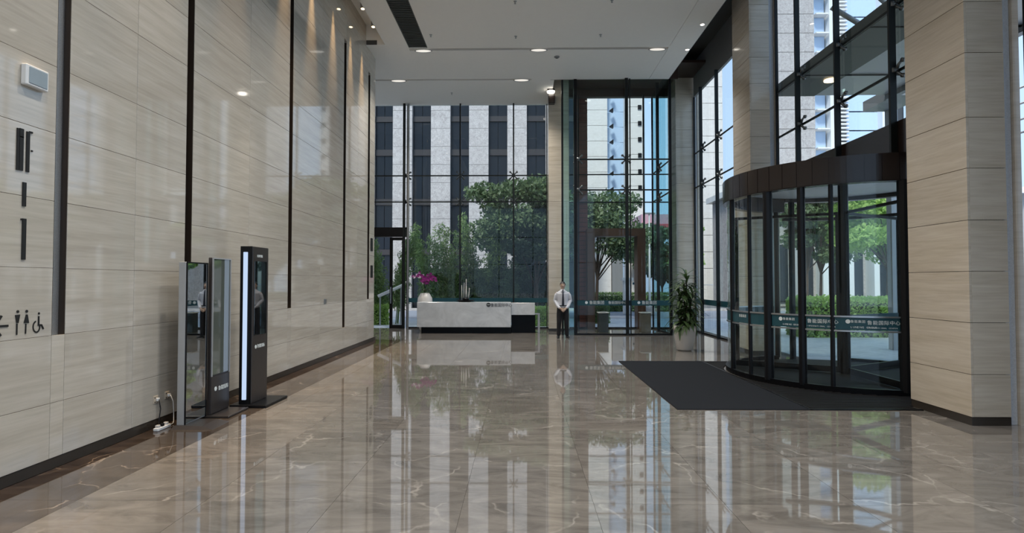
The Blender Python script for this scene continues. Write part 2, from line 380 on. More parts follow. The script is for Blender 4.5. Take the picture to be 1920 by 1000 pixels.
# recess linings above the slots
m = MB(); m.box(-4.36, -3.60, -9, 15.42, HC + .55, HC + .6); m.box(-3.73, -3.68, -9, 15.35, HC + .08, HC + .56); m.box(-4.3, -3.6, 15.3, 15.35, HC + .08, HC + .56)
m.build('washer_recess', 'ceiling', ce)
m = MB(); m.box(-4.24, -3.95, 15.28, 15.299, HC + .0, HC + .12); m.build('recess_end', 'ceil_dark', ce)
m = MB(); m.box(-3.2, 4.2, 15.55, 15.78, HC + .16, HC + .18); m.box(-4.8, .4, 17.95, 18.15, HC + .16, HC + .18); m.box(-3.12, -2.6, -9, 15.6, HC + .2, HC + .22)
m.build('slot_lining', 'ceil_dark', ce)
box(-9, 6.4, -9, 20.9, 9.2, 9.3).build('roof_deck', 'ceil_dark', ce)
# recess over the glass line
box(4.7, 4.72, -9, 18.1, HC + .01, 9.2).build('recess_fascia', 'midgrey', ce)

def downlight(x, y, z, r=.13, mat='lamp', label='', group=None, sy=1):
    t = empty('downlight', (x, y, z), label=label, cat='ceiling light', group=group)
    m = MB(); m.lathe([(r, -.012), (r, 0), (r * .86, 0), (r * .86, -.012), (r, -.012)], (x, y, z), 28, sy=sy, cap=False); m.build('ring', 'lightgrey', t)
    m = MB(); m.lathe([(r * .84, -.008), (r * .84, -.001)], (x, y, z), 28, sy=sy); m.build('lens', mat, t)
    return t
SPOTS = []
def spot(x, y, z, e, ang=120, col=(1, .95, .87), blend=.8, size=.1, rot=(0, 0, 0)):
    d = bpy.data.lights.new('spot', 'SPOT'); d.energy = e; d.spot_size = R(ang); d.spot_blend = blend; d.color = col; d.shadow_soft_size = size
    o = bpy.data.objects.new('lamp_or_fill_beam', d); COL.objects.link(o); o.location = (x, y, z); o.rotation_euler = rot
    return o
DL = 330
for x, w in ((-2.75, 'left end of the long ceiling slot beside the air grille'), (.48, 'middle of the long ceiling slot'), (3.78, 'right end of the long ceiling slot')):
    downlight(x, 15.71, HC - .002, .25, 'lamp_soft', 'oval downlight at the ' + w, sy=.42)
    spot(x, 15.74, HC - .05, DL)
for x, w in ((-3.96, 'left half of the short rear ceiling slot'), (.0, 'right end of the short rear ceiling slot')):
    downlight(x, 18.07, HC - .002, .27, 'lamp_soft', 'oval downlight at the ' + w, sy=.42)
    spot(x, 18.14, HC - .05, DL)
downlight(4.55, 14.2, HC - .002, .06, 'lamp', 'small bright spotlight on the ceiling edge beside the tall side glass')
downlight(4.62, 15.75, HC - .002, .06, 'lamp', 'small bright spotlight on ceiling edge above the far travertine column')
for y in (-6, -2, 2, 6, 10):
    for x in (-1.5, 1.5): spot(x, y, HC - .05, DL * 1.05)  # unseen fill spots added to brighten the hall, without fixtures

# wall washers
wt = []
for i, y in enumerate((2.8, 4.6, 6.4, 8.2, 10.0, 11.3, 12.6, 13.9, 14.9)):
    seen = y > 9
    if seen:
        lab = {0: 'wall washer lamp nearest the camera in the slot above the left wall', 1: 'second wall washer lamp along the slot over the travertine wall',
               2: 'third wall washer lamp along the slot over the travertine wall', 3: 'fourth wall washer lamp along the slot over the travertine wall',
               4: 'last wall washer lamp at the far end of the slot over the left wall'}[[10.0, 11.3, 12.6, 13.9, 14.9].index(y)]
        t = empty('wall_washer', (-3.95, y, HC + .42), label=lab, cat='ceiling light', group='wall washer lamps')
        MB().lathe([(.05, -.10), (.06, 0), (.06, .13)], (-3.95, y, HC + .42), 14).build('lamp_body', 'lightgrey', t)
        MB().lathe([(.042, -.112), (.042, -.101)], (-3.95, y, HC + .42), 14).build('lens', 'lamp_warm', t)
    spot(-4.13, y, HC + .30, 620, 25, (1, .66, .34), .8, .03, (0, R(-3), 0))

# air grille
ag = empty('air_grille', (-2.86, 12, HC), label='long dark slatted air grille running along the white ceiling', cat='air grille')
m = MB(); m.box(-3.115, -3.095, 0, 15.545, HC, HC + .05); m.box(-2.625, -2.605, 0, 15.545, HC, HC + .05); m.box(-3.095, -2.625, 15.52, 15.545, HC, HC + .05); m.build('frame', 'grille', ag)
m = MB(); y = 7.0
while y < 15.5: m.box(-3.095, -2.625, y, y + .035, HC + .005, HC + .045); y += .09
o = m.build('slats', 'grille', ag); o.name = 'slat_run'; o['kind'] = 'stuff'
# sprinklers and sensors
for i, (px, py, lab) in enumerate([(806, 66, 'pair of tiny sprinkler heads near the air grille'), (967, 70, 'tiny sprinkler head near the middle of the ceiling'), (1128, 68, 'tiny sprinkler head on the ceiling towards the glass wall'),
                                  (966, 4, 'tiny sprinkler head at the top centre of the ceiling'), (1150, 3, 'tiny sprinkler head at the top right of the ceiling'), (846, 176, 'tiny sprinkler head on the rear ceiling above the back glass')]):
    Y = 6.47 * 1065 / (528 - py) * .985; x = PX(px, Y)
    t = empty('sprinkler', (x, Y, HC), label=lab, cat='sprinkler')
    MB().lathe([(.035, -.008), (.04, 0)], (x, Y, HC), 12).build('escutcheon', 'steel', t)
    MB().tube([(x, Y, HC - .05), (x, Y, HC)], .012, 6).lathe([(.024, -.058), (.024, -.052)], (x, Y, HC), 10).build('head', 'steel', t)
t = empty('smoke_detector', (PX(1045, 16.2), 16.2, HC), label='small dark round smoke detector on the ceiling behind the long slot', cat='smoke detector')
MB().lathe([(.05, -.04), (.075, -.02), (.08, 0)], (PX(1045, 16.2), 16.2, HC), 16).build('housing', 'midgrey', t)
MB().lathe([(.02, -.05), (.02, -.04)], (PX(1045, 16.2), 16.2, HC), 12).build('sensor', 'black', t)

# ------------------------------------------------------------------ travertine columns on the right
def column(yf, label, x0=5.30, x1=5.76, d=1.05, detail=True):
    t = empty('column', (x0, yf, 0), kind='structure', label=label)
    box(x0 + .03, x1 - .03, yf + .03, yf + d - .03, 0, 9.2).build('core', 'groove', t)
    for j in range(len(COURSES) - 1):
        z0, z1 = COURSES[j] + .003, COURSES[j + 1] - .003
        boxpart('panel', 'travertine_col', t, x0, x0 + .03, yf, yf + d, z0, z1, bev=.0015)
        boxpart('panel', 'travertine_col', t, x0 + .031, x1, yf, yf + .03, z0, z1, bev=.0015)
        boxpart('panel', 'travertine_col', t, x0 + .031, x1, yf + d - .03, yf + d, z0, z1)
    box(x0 + .004, x1 + .0, yf + .004, yf + d - .004, 0, .10).build('skirting', 'base_dark', t)
    # pale dotted strip painted as the window reflection, and trim between column and glass
    boxpart('reflection_strip', 'dotted_reflection', t, x1 + .01, x1 + .12, yf + .06, yf + .08, 0, 9.2)
    boxpart('trim_strip', 'travertine_col', t, x1 + .125, x1 + .20, yf + .02, yf + d, 0, 9.2)
    return t
column(6.82, 'large travertine column on the right of the revolving door')
column(13.18, 'travertine column standing behind the revolving door canopy')
column(19.5, 'travertine column beside the rear glass vestibule', x1=5.92)
column(.42, 'travertine column beside the camera')
column(-6.0, 'travertine column near the rear of the hall')

# column between reception and the vestibule
t = empty('column', (.92, 19.35, 0), kind='structure', label='travertine column behind the standing guard')
box(.95, 1.60, 19.38, 20.6, 0, 8.8).build('core', 'groove', t)
for j in range(len(COURSES) - 1):
    z0, z1 = COURSES[j] + .003, min(COURSES[j + 1] - .003, 8.75)
    boxpart('panel', 'travertine_col', t, .92, 1.62, 19.35, 19.38, z0, z1)
    boxpart('panel', 'travertine_col', t, .92, .95, 19.381, 20.6, z0, z1)
    boxpart('panel', 'travertine_col', t, 1.59, 1.62, 19.381, 20.6, z0, z1)
box(.925, 1.615, 19.355, 20.59, 0, .14).build('skirting', 'base_dark', t)

# ------------------------------------------------------------------ glazing helpers
def spider_mesh(s=.17):
    m = MB()
    for a in (45, 135, 225, 315):
        c, n = math.cos(R(a)), math.sin(R(a))
        m.tube([(0, -.05, 0), (c * s * .6, -.055, n * s * .6), (c * s, -.03, n * s)], [.030, .024, .020], 6)
        m.tube([(c * s, -.045, n * s), (c * s, .0, n * s)], .036, 8)
    m.tube([(0, -.13, 0), (0, -.03, 0)], .05, 8)
    return m.mesh('spider_fitting', 'spider', True)
SP = spider_mesh()
def glaze(name, axis, fixed, a0, a1, z0, z1, posts, rails, mat='glass', inward=1, post_w=.05, spiders=True, end_frame=True, post_d=.10, glassmat=None, label=None, skip=None):
    """axis 'x': wall runs along x at y=fixed; 'y': wall runs along y at x=fixed. Room side is -y / -x."""
    t = empty(name, (fixed if axis == 'y' else a0, fixed if axis == 'x' else a0, 0), kind='structure')
    if label: t['label'] = label
    def bx(n, mt, u0, u1, w0, w1, zz0, zz1):
        if axis == 'x': return boxpart(n, mt, t, u0, u1, fixed + w0, fixed + w1, zz0, zz1)
        return boxpart(n, mt, t, fixed + w0, fixed + w1, u0, u1, zz0, zz1)
    us = [a0] + list(posts) + [a1]; zs = [z0] + list(rails) + [z1]
    for i in range(len(us) - 1):
        for j in range(len(zs) - 1):
            if skip and skip(i, j): continue
            bx('pane', mat, us[i] + .006, us[i + 1] - .006, -.006, .006, zs[j] + .006, zs[j + 1] - .006)
    for u in posts:
        bx('post', 'mullion', u - post_w / 2, u + post_w / 2, -.16, -.16 + post_d, z0, z1)
        if spiders:
            for z in rails:
                inst('spider_fitting', SP, t, (u, fixed, z) if axis == 'x' else (fixed, u, z), (0, 0, 0) if axis == 'x' else (0, 0, R(-90)))
    for z in rails:
        bx('rail', 'mullion', a0, a1, -.012, .012, z - .022, z + .022)
    bx('sill_channel', 'black', a0, a1, -.03, .03, z0 - .0, z0 + .05)
    if end_frame:
        bx('edge_channel', 'black', a0 - .02, a0 + .02, -.03, .03, z0, z1); bx('edge_channel', 'black', a1 - .02, a1 + .02, -.03, .03, z0, z1)
    return t

# back glass left of the column (door opening at its left)
R1, R2 = 4.60, 5.56
door_x0, door_x1 = PX(703, YB) - 1.0, PX(759, YB)
bk_posts = [PX(763, YB), PX(863, YB), PX(963, YB)]
w1 = glaze('window_1', 'x', YB, PX(763, YB), .92, 0, 8.17, bk_posts[1:], [R1, R2], label='tall back glass wall behind the reception desk')
w2 = glaze('window_2', 'x', YB, -9, PX(763, YB), 3.62, 8.17, [-7.8, -6.2], [R1, R2], label='glass above the rear left door')
boxpart('post', 'mullion', w1, PX(763, YB) - .13, PX(763, YB) - .05, YB - .2, YB - .1, 0, 8.17)
boxpart('post', 'steel', w1, PX(763, YB) + .03, PX(763, YB) + .09, YB - .16, YB - .08, 0, 8.17)
for z in (R1, R2): inst('spider_fitting', SP, w1, (PX(763, YB), YB, z))
boxpart('handrail_band', 'band', w1, PX(763, YB), .92, YB - .035, YB - .015, .94, 1.10)
# door 1
d1 = empty('door_1', (-4.8, YB, 0), kind='structure', label='narrow glass door with black frame in rear left corner')
boxpart('header', 'black', d1, -9, PX(761, YB), YB - .15, YB + .1, 3.32, 3.62)
m = MB(); x0, x1 = PX(731, YB), PX(759, YB)
m.box(x0, x0 + .10, YB - .05, YB + .03, .0, 3.3); m.box(x1 - .10, x1, YB - .05, YB + .03, 0, 3.3); m.box(x0 + .1, x1 - .1, YB - .05, YB + .03, 0, .12); m.box(x0 + .1, x1 - .1, YB - .05, YB + .03, 3.2, 3.3)
m.build('door_frame', 'black', d1)
boxpart('pane', 'glass_door', d1, x0 + .1, x1 - .1, YB - .012, YB, .12, 3.2)
MB().tube([(x0 + .06, YB - .12, .9), (x0 + .06, YB - .12, 1.5)], .015, 8).tube([(x0 + .06, YB - .12, .95), (x0 + .06, YB - .05, .95)], .01, 6).tube([(x0 + .06, YB - .12, 1.45), (x0 + .06, YB - .05, 1.45)], .01, 6).build('handle', 'steel', d1)
boxpart('pane', 'glass_door', d1, -9, x0 - .9, YB - .012, YB, .05, 3.3)
wbl = box(-9.1, -9, 15, 20.8, 0, 9.2).build('wall_back_left', 'travertine'); tag(wbl, kind='structure')

# vestibule: front glass, right return, back glass with portal
VX0, VX1 = 1.33, PX(1257, YV)
VR1, VR2 = 4.62, 5.60
w3 = glaze('window_3', 'x', YV, PX(1081, YV), VX1, 0, HC, [PX(1175, YV)], [VR1, VR2], label='front glass of the rear vestibule', post_w=.09)
inst('spider_fitting', SP, w3, (PX(1084, YV), YV, VR1)); inst('spider_fitting', SP, w3, (PX(1084, YV), YV, VR2))
boxpart('post', 'black', w3, PX(1080, YV) - .06, PX(1080, YV) + .03, YV - .08, YV + .12, 0, HC)
boxpart('post', 'mullion', w3, PX(1055, YV) - .03, PX(1055, YV) + .03, YV - .02, YV + .08, 0, HC)
boxpart('fin', 'glass_teal', w3, PX(1055, YV) + .03, PX(1080, YV) - .06, YV - .006, YV + .006, 0, HC)
boxpart('post', 'mullion', w3, PX(1175, YV) + .10, PX(1175, YV) + .13, YV - .1, YV - .05, 0, HC)
w4 = glaze('window_4', 'y', VX1 + .03, YV, YB, 0, 8.5, [YV + 1.25], [PZ(380, YB), PZ(328, YB)], mat='glass_teal', label='green tinted side glass of the vestibule')
w5 = glaze('window_5', 'x', YB, 1.65, XG, 0, 8.45, [2.05, PX(1207, YB), PX(1232, YB)], [PZ(380, YB), PZ(328, YB)], spiders=False, label='outer glass of the rear vestibule',
           skip=lambda i, j: i == 1 and j == 0)
boxpart('handrail_band', 'band', w3, PX(1080, YV), VX1, YV - .03, YV - .012, PZ(573, YV), PZ(563.5, YV))
vs = box(1.3, XG, YV + .02, 20.75, 8.72, 8.8).build('trim_1', 'soffit_brown'); tag(vs, kind='structure')
vh = box(1.62, XG, YB - .06, YB + .15, 8.42, 8.75).build('trim_2', 'soffit_brown'); tag(vh, kind='structure')
vf = box(.93, 5.0, YV - .03, YV + .0, HC - .0, 8.8).build('trim_3', 'soffit_brown'); tag(vf, kind='structure')
downlight(PX(1120, 19.3), 19.3, 8.715, .13, 'lamp', 'bright downlight in the dark vestibule ceiling')
spot(PX(1120, 19.3), 19.3, 8.6, 40, 80, (1, .7, .45))
# lettering on the vestibule band
for px, s, sz in ((1096, '● 鲁能集团', .12), (1140, '鲁能国际中心', .10), (1194, '● 鲁能集团', .12)):
    text('lettering', s, sz, 'print', w3, (PX(px, YV), YV - .034, PZ(568, YV)), (R(90), 0, 0), extrude=.001)
# portal outside
p = empty('door_2', (3.4, YB, 0), kind='structure', label='brown framed portal at the outer glass of the vestibule')
boxpart('beam', 'brown_clad', p, PX(1100, YB), PX(1208, YB), YB - .25, YB + .35, PZ(444, YB), PZ(430, YB))
boxpart('jamb', 'brown_clad', p, PX(1193, YB), PX(1208, YB), YB - .25, YB + .35, 0, PZ(444, YB))
boxpart('jamb', 'brown_clad', p, PX(1100, YB), PX(1114, YB), YB - .25, YB + .35, 0, PZ(444, YB))
# brick pier
bp = empty('brick_pier', (2.2, 20.95, 0), kind='structure', label='dark brown terracotta pier just outside the vestibule'); bp.name = 'pillar'
x0, x1 = PX(1079, 21.0), PX(1101, 21.0)
box(x0 + .02, x1 - .02, 20.82, 21.4, 0, 9.4).build('core', 'grout', bp)
z = 0.0; k = 0
while z < 9.3:
    boxpart('brick', 'brick_brown', bp, x0, x1, 20.80 - (.012 if k % 2 else 0), 21.42, z + .008, z + .16); z += .168; k += 1

# right glass wall bays
SR1, SR2 = 4.88, 6.05
w6 = glaze('window_6', 'y', XG, 14.3, 19.45, 0, 8.02, [15.4, 16.9, 18.4], [SR1, SR2], post_w=.04, label='side glass bay between the two far columns')
boxpart('spandrel', 'midgrey', w6, XG - .02, XG + .05, 14.2, 19.45, 8.02, 9.2)
w7 = glaze('window_7', 'y', XG, 7.9, 13.16, 3.6, 8.9, [8.92, 10.47, 11.96], [5.01, 6.06], post_w=.045, label='glass bay above the revolving door')
boxpart('fascia', 'bronze', w7, XG - .06, XG + .10, 7.88, 13.16, 3.58, 4.2)
boxpart('pane', 'glass_door', w7, XG - .006, XG + .006, 12.5, 13.16, .05, 3.58); boxpart('pane', 'glass_door', w7, XG - .006, XG + .006, 7.9, 8.5, .05, 3.58)
boxpart('post', 'black', w7, XG - .05, XG + .05, 12.5, 12.58, 0, 3.58); boxpart('post', 'black', w7, XG - .05, XG + .05, 8.48, 8.56, 0, 3.58)
w8 = glaze('window_8', 'y', XG, 1.35, 6.68, 0, 8.9, [3.1, 4.9], [SR1, SR2], post_w=.04, label='side glass bay beside the camera')
glaze('window_9', 'y', XG, -5.05, .3, 0, 8.9, [-3.3, -1.5], [SR1, SR2], post_w=.04, label='side glass bay behind the camera')
boxpart('handrail_band', 'band', w6, XG - .03, XG - .012, 14.2, 19.45, .95, 1.12)
# unseen rear wall of the hall: glass added to let in daylight
glaze('window_10', 'x', -9, -4.25, XG, 0, 8.2, [-2, 1, 3.6], [3.2, 5.6], spiders=False, label='unseen glass wall added behind the camera for daylight')
fr = boxpart('frame_post', 'bronze', w8, 5.99, 6.05, 5.9, 6.68, 0, 8.9)

# ------------------------------------------------------------------ revolving door
DC = (XG, 10.53); DR = 2.0
rd = empty('revolving_door', (DC[0], DC[1], 0), label='large round revolving glass door with dark bronze canopy between two columns', cat='door')
m = MB(); m.lathe([(DR + .06, 3.20), (DR + .06, 3.62), (DR - .08, 3.62), (DR - .08, 3.20)], (DC[0], DC[1], 0), 72)
MB().arcbox(DC, DR - .10, DR + .07, R(96), R(276), 3.20, 3.62, 48).build('canopy_ring', 'bronze', rd)
MB().arcbox(DC, DR - .10, DR + .07, R(-83), R(95.5), 3.42, 3.62, 48).build('canopy_ring', 'bronze', rd)
MB().arcbox(DC, DR - .10, DR + .03, R(-83), R(95.5), 3.02, 3.08, 48).build('transom', 'black', rd)
MB().lathe([(DR - .1, 3.56), (DR - .1, 3.60)], (DC[0], DC[1], 0), 48).build('canopy_top', 'black', rd)
MB().lathe([(DR - .1, 3.50), (DR - .1, 3.53)], (DC[0], DC[1], 0), 48).build('inner_ceiling', 'white', rd)
# narrow upright cladding strips around the canopy
for k in range(28):
    a = R(95 + k * 6.4)
    m = MB(); m.arcbox(DC, DR + .071, DR + .079, a, a + R(6.1), 3.215, 3.605, 3); m.build('canopy_panel', 'bronze', rd)
def pol(a, r=DR): return (DC[0] + r * math.cos(R(a)), DC[1] + r * math.sin(R(a)))
posts = [126, 146, 163, 184, 202, 219, 236, 262, 284, 304, 56, 34, 326, 12, -12]
thick = {163: .07, 126: .05, 262: .07, 219: .045, 236: .025, 202: .05}
def postang(px):
    """angle on the near face of the drum that shows at photo column px"""
    d = Vector((px - 978, 1065)).normalized(); c = Vector(DC); b = d.dot(c); q = b * b - (c.dot(c) - DR * DR)
    p_ = d * (b - math.sqrt(max(q, 0))); v = p_ - c; return math.degrees(math.atan2(v.y, v.x)) % 360
near = [(1371, .045), (1403, .035), (1437, .075), (1499, .06), (1554, .035), (1690, .10)]
angs = sorted([(postang(px), w) for px, w in near])
for a, w in angs + [(60, .06), (25, .05), (-10, .05), (100, .05), (315, .06)]:
    x, y = pol(a)
    m = MB(); m.tube([(x, y, .06), (x, y, 3.21 if 96 < a < 276 else 3.43)], w, 10); m.build('post', 'black', rd)
def curved_pane(a0, a1, z0, z1, nm='curved_pane', mt='glass_door', r=DR):
    MB().arcbox(DC, r - .006, r + .006, R(a0), R(a1), z0, z1, 14).build(nm, mt, rd)
aa = [a for a, w in angs]
# quadrant shells of the drum (openings towards hall and street)
al = [60, 100] + [a for a in aa if a > 100 and a < 300]
segs = [(al[i], al[i + 1]) for i in range(len(al) - 1)]
for a0, a1 in segs: curved_pane(a0 + .8, a1 - .8, .07, 3.2)
for a0, a1 in ((-35, -10), (-10, 25)): curved_pane(a0 + 1, a1 - 1, .07, 3.01); curved_pane(a0 + 1, a1 - 1, 3.09, 3.41)
m = MB(); m.arcbox(DC, DR - .05, DR + .05, R(100), R(300), 0, .09, 48); m.build('base_ring', 'black_gloss', rd)
m = MB(); m.arcbox(DC, DR - .05, DR + .05, R(-60), R(60), 0, .07, 36); m.build('base_ring', 'black_gloss', rd)
# safety band with rails
for a0, a1 in ((102, 268), (-35, 25)):
    m = MB(); m.arcbox(DC, DR + .008, DR + .014, R(a0), R(a1), .965, 1.155, 40); m.build('safety_band', 'band', rd)
    for z in (.945, 1.165):
        m = MB(); m.arcbox(DC, DR + .008, DR + .028, R(a0), R(a1), z - .012, z + .012, 40); m.build('band_rail', 'steel', rd)
# lettering around the near side
def arc_text(s, px, z, size, mat='print'):
    a = postang(px); x, y = pol(a, DR + .017)
    text('lettering', s, size, mat, rd, (x, y, z), (R(90), 0, R(a + 90)), extrude=.001)
# glyphs are set one by one so they follow the curve
def curve_text(s, px, z, size, adv):
    a = postang(px)
    for ch in s:
        if ch != ' ':
            x, y = pol(a, DR + .018); text('lettering', ch, size, 'print', rd, (x, y, z), (R(90), 0, R(a + 90)), extrude=.001)
        a += math.degrees(adv / DR)
curve_text('●', 1456, 1.085, .085, .1); curve_text('鲁能集团', 1464, 1.09, .046, .049); curve_text('LUNENG GROUP', 1464, 1.005, .034, .024)
curve_text('鲁能国际中心', 1508, 1.075, .070, .073); curve_text('INTERNATIONAL CENTER', 1508, 1.0, .028, .020)
curve_text('●', 1577, 1.085, .085, .1); curve_text('鲁能集团', 1587, 1.09, .046, .049); curve_text('LUNENG GROUP', 1587, 1.005, .040, .029)
curve_text('鲁能国际中心', 1617, 1.075, .070, .073); curve_text('INTERNATIONAL CENTER', 1617, 1.0, .028, .020)
curve_text('鲁能集团', 1384, 1.085, .055, .058)
# wings: centre post and three leaves
MB().tube([(DC[0], DC[1], .02), (DC[0], DC[1], 3.49)], .085, 12).build('centre_post', 'black', rd)
for a in (30, 150, 270):
    ca, sa = math.cos(R(a)), math.sin(R(a))
    def wb(m, r0, r1, z0, z1, t=.025):
        v = []
        for z in (z0, z1):
            for r, s_ in ((r0, -t), (r1, -t), (r1, t), (r0, t)): v.append((DC[0] + ca * r - sa * s_, DC[1] + sa * r + ca * s_, z))
        m.add(v, [(0, 3, 2, 1), (4, 5, 6, 7), (0, 1, 5, 4), (1, 2, 6, 5), (2, 3, 7, 6), (3, 0, 4, 7)])
    m = MB(); wb(m, .08, 1.9, .03, .14); wb(m, .08, 1.9, 2.93, 2.98); wb(m, 1.82, 1.9, .14, 2.93); wb(m, .08, .13, .14, 2.93)
    f = m.build('door_wing', 'black', rd)
    m = MB(); wb(m, .13, 1.82, .14, 2.93, .006); o = m.build('wing_pane', 'glass_door', f); 
    m = MB(); wb(m, .2, 1.8, .98, 1.08, .012); m.build('wing_band', 'band', f)
MB().lathe([(DR - .06, .004), (DR - .06, .014)], (DC[0], DC[1], 0), 48).build('turntable_mat', 'mat_rib', rd)

# carpet and ribbed mat
ct = MB(); ct.bbox(2.06, 3.80, 7.60, 12.16, 0, .012, .004); o = ct.build('carpet', 'carpet'); tag(o, 'charcoal entrance carpet laid on the marble before the revolving door', 'carpet')
rm = empty('ribbed_mat', (4.8, 9.8, 0), label='dark ribbed foot mat between the charcoal carpet and revolving door', cat='mat')
def chord(y):
    q = DR * DR - (y - DC[1]) ** 2
    return XG - .05 if q <= 0 else DC[0] - math.sqrt(q) - .09
m = MB(); y = 7.65; m2 = MB()
while y < 12.1:
    x1 = min(chord(y), chord(y + .06)) if y > 7.8 else 5.28
    if 12.0 > y > 13.0: x1 = 5.25
    m2.box(3.805, min(x1, 5.85 if y > 7.8 else 5.25), y, y + .042, .003, .013); y += .06
m2.build('rib_run', 'mat_rib', rm)['kind'] = 'stuff'
m = MB()
m.box(3.805, 3.84, 7.60, 7.64, .0, .014); m.box(3.84, 5.28, 7.60, 7.64, 0, .014); m.box(3.801, 3.825, 7.60, 12.16, 0, .0145)
m.build('edge_trim', 'black', rm)

# ------------------------------------------------------------------ reception desk
DY = 18.5
rx0, rx1, rx2 = PX(782, DY), PX(958, DY), PX(1003, DY)
de = empty('reception_desk', ((rx0 + rx2) / 2, DY, 0), label='long white marble reception desk on a black plinth before the back glass', cat='desk')
DS = MB().bbox(rx0, rx1, DY, DY + .12, .21, 1.02, .006).build('front_slab', 'desk_marble', de)
MB().bbox(rx0, rx0 + .12, DY + .121, DY + .9, .21, 1.02, .006).build('side_slab', 'desk_marble', de)
MB().bbox(rx0 + .121, rx1 - .02, DY + .121, DY + .55, .98, 1.02, .004).build('counter_top', 'desk_marble', de)
MB().bbox(rx0 + .12, rx1 + .01, DY + .13, DY + .8, .0, .21, .004).build('plinth', 'black_gloss', de)
MB().bbox(rx1 + .002, rx2, DY + .16, DY + .28, .60, 1.0, .006).build('wing_slab', 'desk_marble', de)
MB().bbox(rx1 + .012, rx2 + .02, DY + .30, DY + .85, 0, .60, .004).build('wing_cabinet', 'black_gloss', de)
MB().bbox(rx2 + .1, rx2 + .17, DY + .3, DY + .37, 0, .60, .004).bbox(rx2 + .0, rx2 + .17, DY + .3, DY + .37, .601, .65, .004).build('leg', 'lightgrey', de)
text('lettering', '鲁能国际中心', .125, 'dark_text', DS, (PX(920, DY), DY - .002, .92), (R(90), 0, 0), extrude=.003, stretch=.93)
m = MB(); m.tube([(PX(916, DY), DY - .008, .94), (PX(916, DY), DY - .001, .94)], .07, 14); m.build('emblem', 'dark_text', DS)
for dx in (-.036, .0, .036): pass
m = MB(); m.box(PX(916, DY) - .045, PX(916, DY) + .045, DY - .0095, DY - .0082, .935, .955); m.build('emblem_bar', 'desk_marble', DS)

# orchid planter behind desk's left end
ox, oy = PX(797, 19.7), 19.7
ot = empty('orchid_planter', (ox, oy, 0), label='purple orchids in tall cream planter behind left end of reception desk', cat='potted plant')
MB().lathe([(.17, 0), (.20, .1), (.27, .85), (.25, 1.12), (.16, 1.28), (.13, 1.30)], (ox, oy, 0), 24).build('planter', 'pot_white', ot, True)
m = MB()
for k in range(9):
    a = k * 2.4; rr = .30 + .12 * random.random(); h = .45 + .25 * random.random()
    p0 = Vector((ox, oy, 1.28)); pts = []
    for i in range(6):
        t_ = i / 5; pts.append((p0.x + math.cos(a) * rr * t_ ** 1.6, p0.y + math.sin(a) * rr * t_ ** 1.6, p0.z + h * math.sin(t_ * 2.0) * 1.0))
    m.tube(pts, .006, 5)
    for i in range(2, 6):
        for q in range(2):
            c = Vector(pts[i]) + Vector((random.uniform(-.05, .05), random.uniform(-.05, .05), random.uniform(-.03, .05)))
            fl = MB()
            for w in range(5):
                ang = w * 2 * math.pi / 5 + random.random(); d = Vector((math.cos(ang), -.25, math.sin(ang))) * .055; e = Vector((-math.sin(ang), 0, math.cos(ang))) * .026
                fl.add([c, c + d * .6 + e, c + d, c + d * .6 - e], [(0, 1, 2, 3)])
            fl.build('flower', 'orchid_w' if (k * 7 + i + q) % 11 == 0 else 'orchid', ot)
m.build('stems', 'leaf_dark', ot).name = 'flower_stem'
for k in range(7):
    a = k * .9 + .2; d = Vector((math.cos(a), math.sin(a), 0)); n = Vector((-d.y, d.x, 0)); m = MB(); V = []; F = []
    for i in range(6):
        t_ = i / 5; c = Vector((ox, oy, 1.29)) + d * .30 * t_ + Vector((0, 0, .16 * math.sin(t_ * 2.6))); w = .045 * math.sin(.3 + t_ * 2.7)
        V += [c - n * w, c + Vector((0, 0, -.008)), c + n * w]
    for i in range(5):
        b = i * 3; F += [(b, b + 1, b + 4, b + 3), (b + 1, b + 2, b + 5, b + 4)]
    m.add(V, F).build('leaf', 'leaf_dark', ot)

# bowl with white branches on the desk
bx_, by_ = PX(873, DY + .3), DY + .33
bt = empty('branch_bowl', (bx_, by_, 1.02), label='low black bowl with upright pale stems on the reception desk', cat='ornament')
MB().lathe([(.12, 0), (.26, .03), (.30, .06), (.27, .065), (.1, .04)], (bx_, by_, 1.02), 28).build('bowl', 'black_gloss', bt, True)
for i, (dx, h, l) in enumerate([(-.13, .52, .0), (-.07, .60, .02), (-.01, .72, .03), (.04, .50, -.02), (.09, .42, .03)]):
    MB().tube([(bx_ + dx, by_, 1.06), (bx_ + dx + l * .5, by_ + .02, 1.06 + h * .5), (bx_ + dx + l, by_, 1.06 + h)], [.014, .012, .006], 7).build('stem', 'pot_white', bt, True)
MB().lathe([(.05, 0), (.12, .03), (.10, .09), (.03, .12)], (bx_, by_, 1.06), 14).build('stone', 'black', bt, True)

# ------------------------------------------------------------------ stands by the left wall
def display(y0, y1, xf, h, thick, kind):
    pass
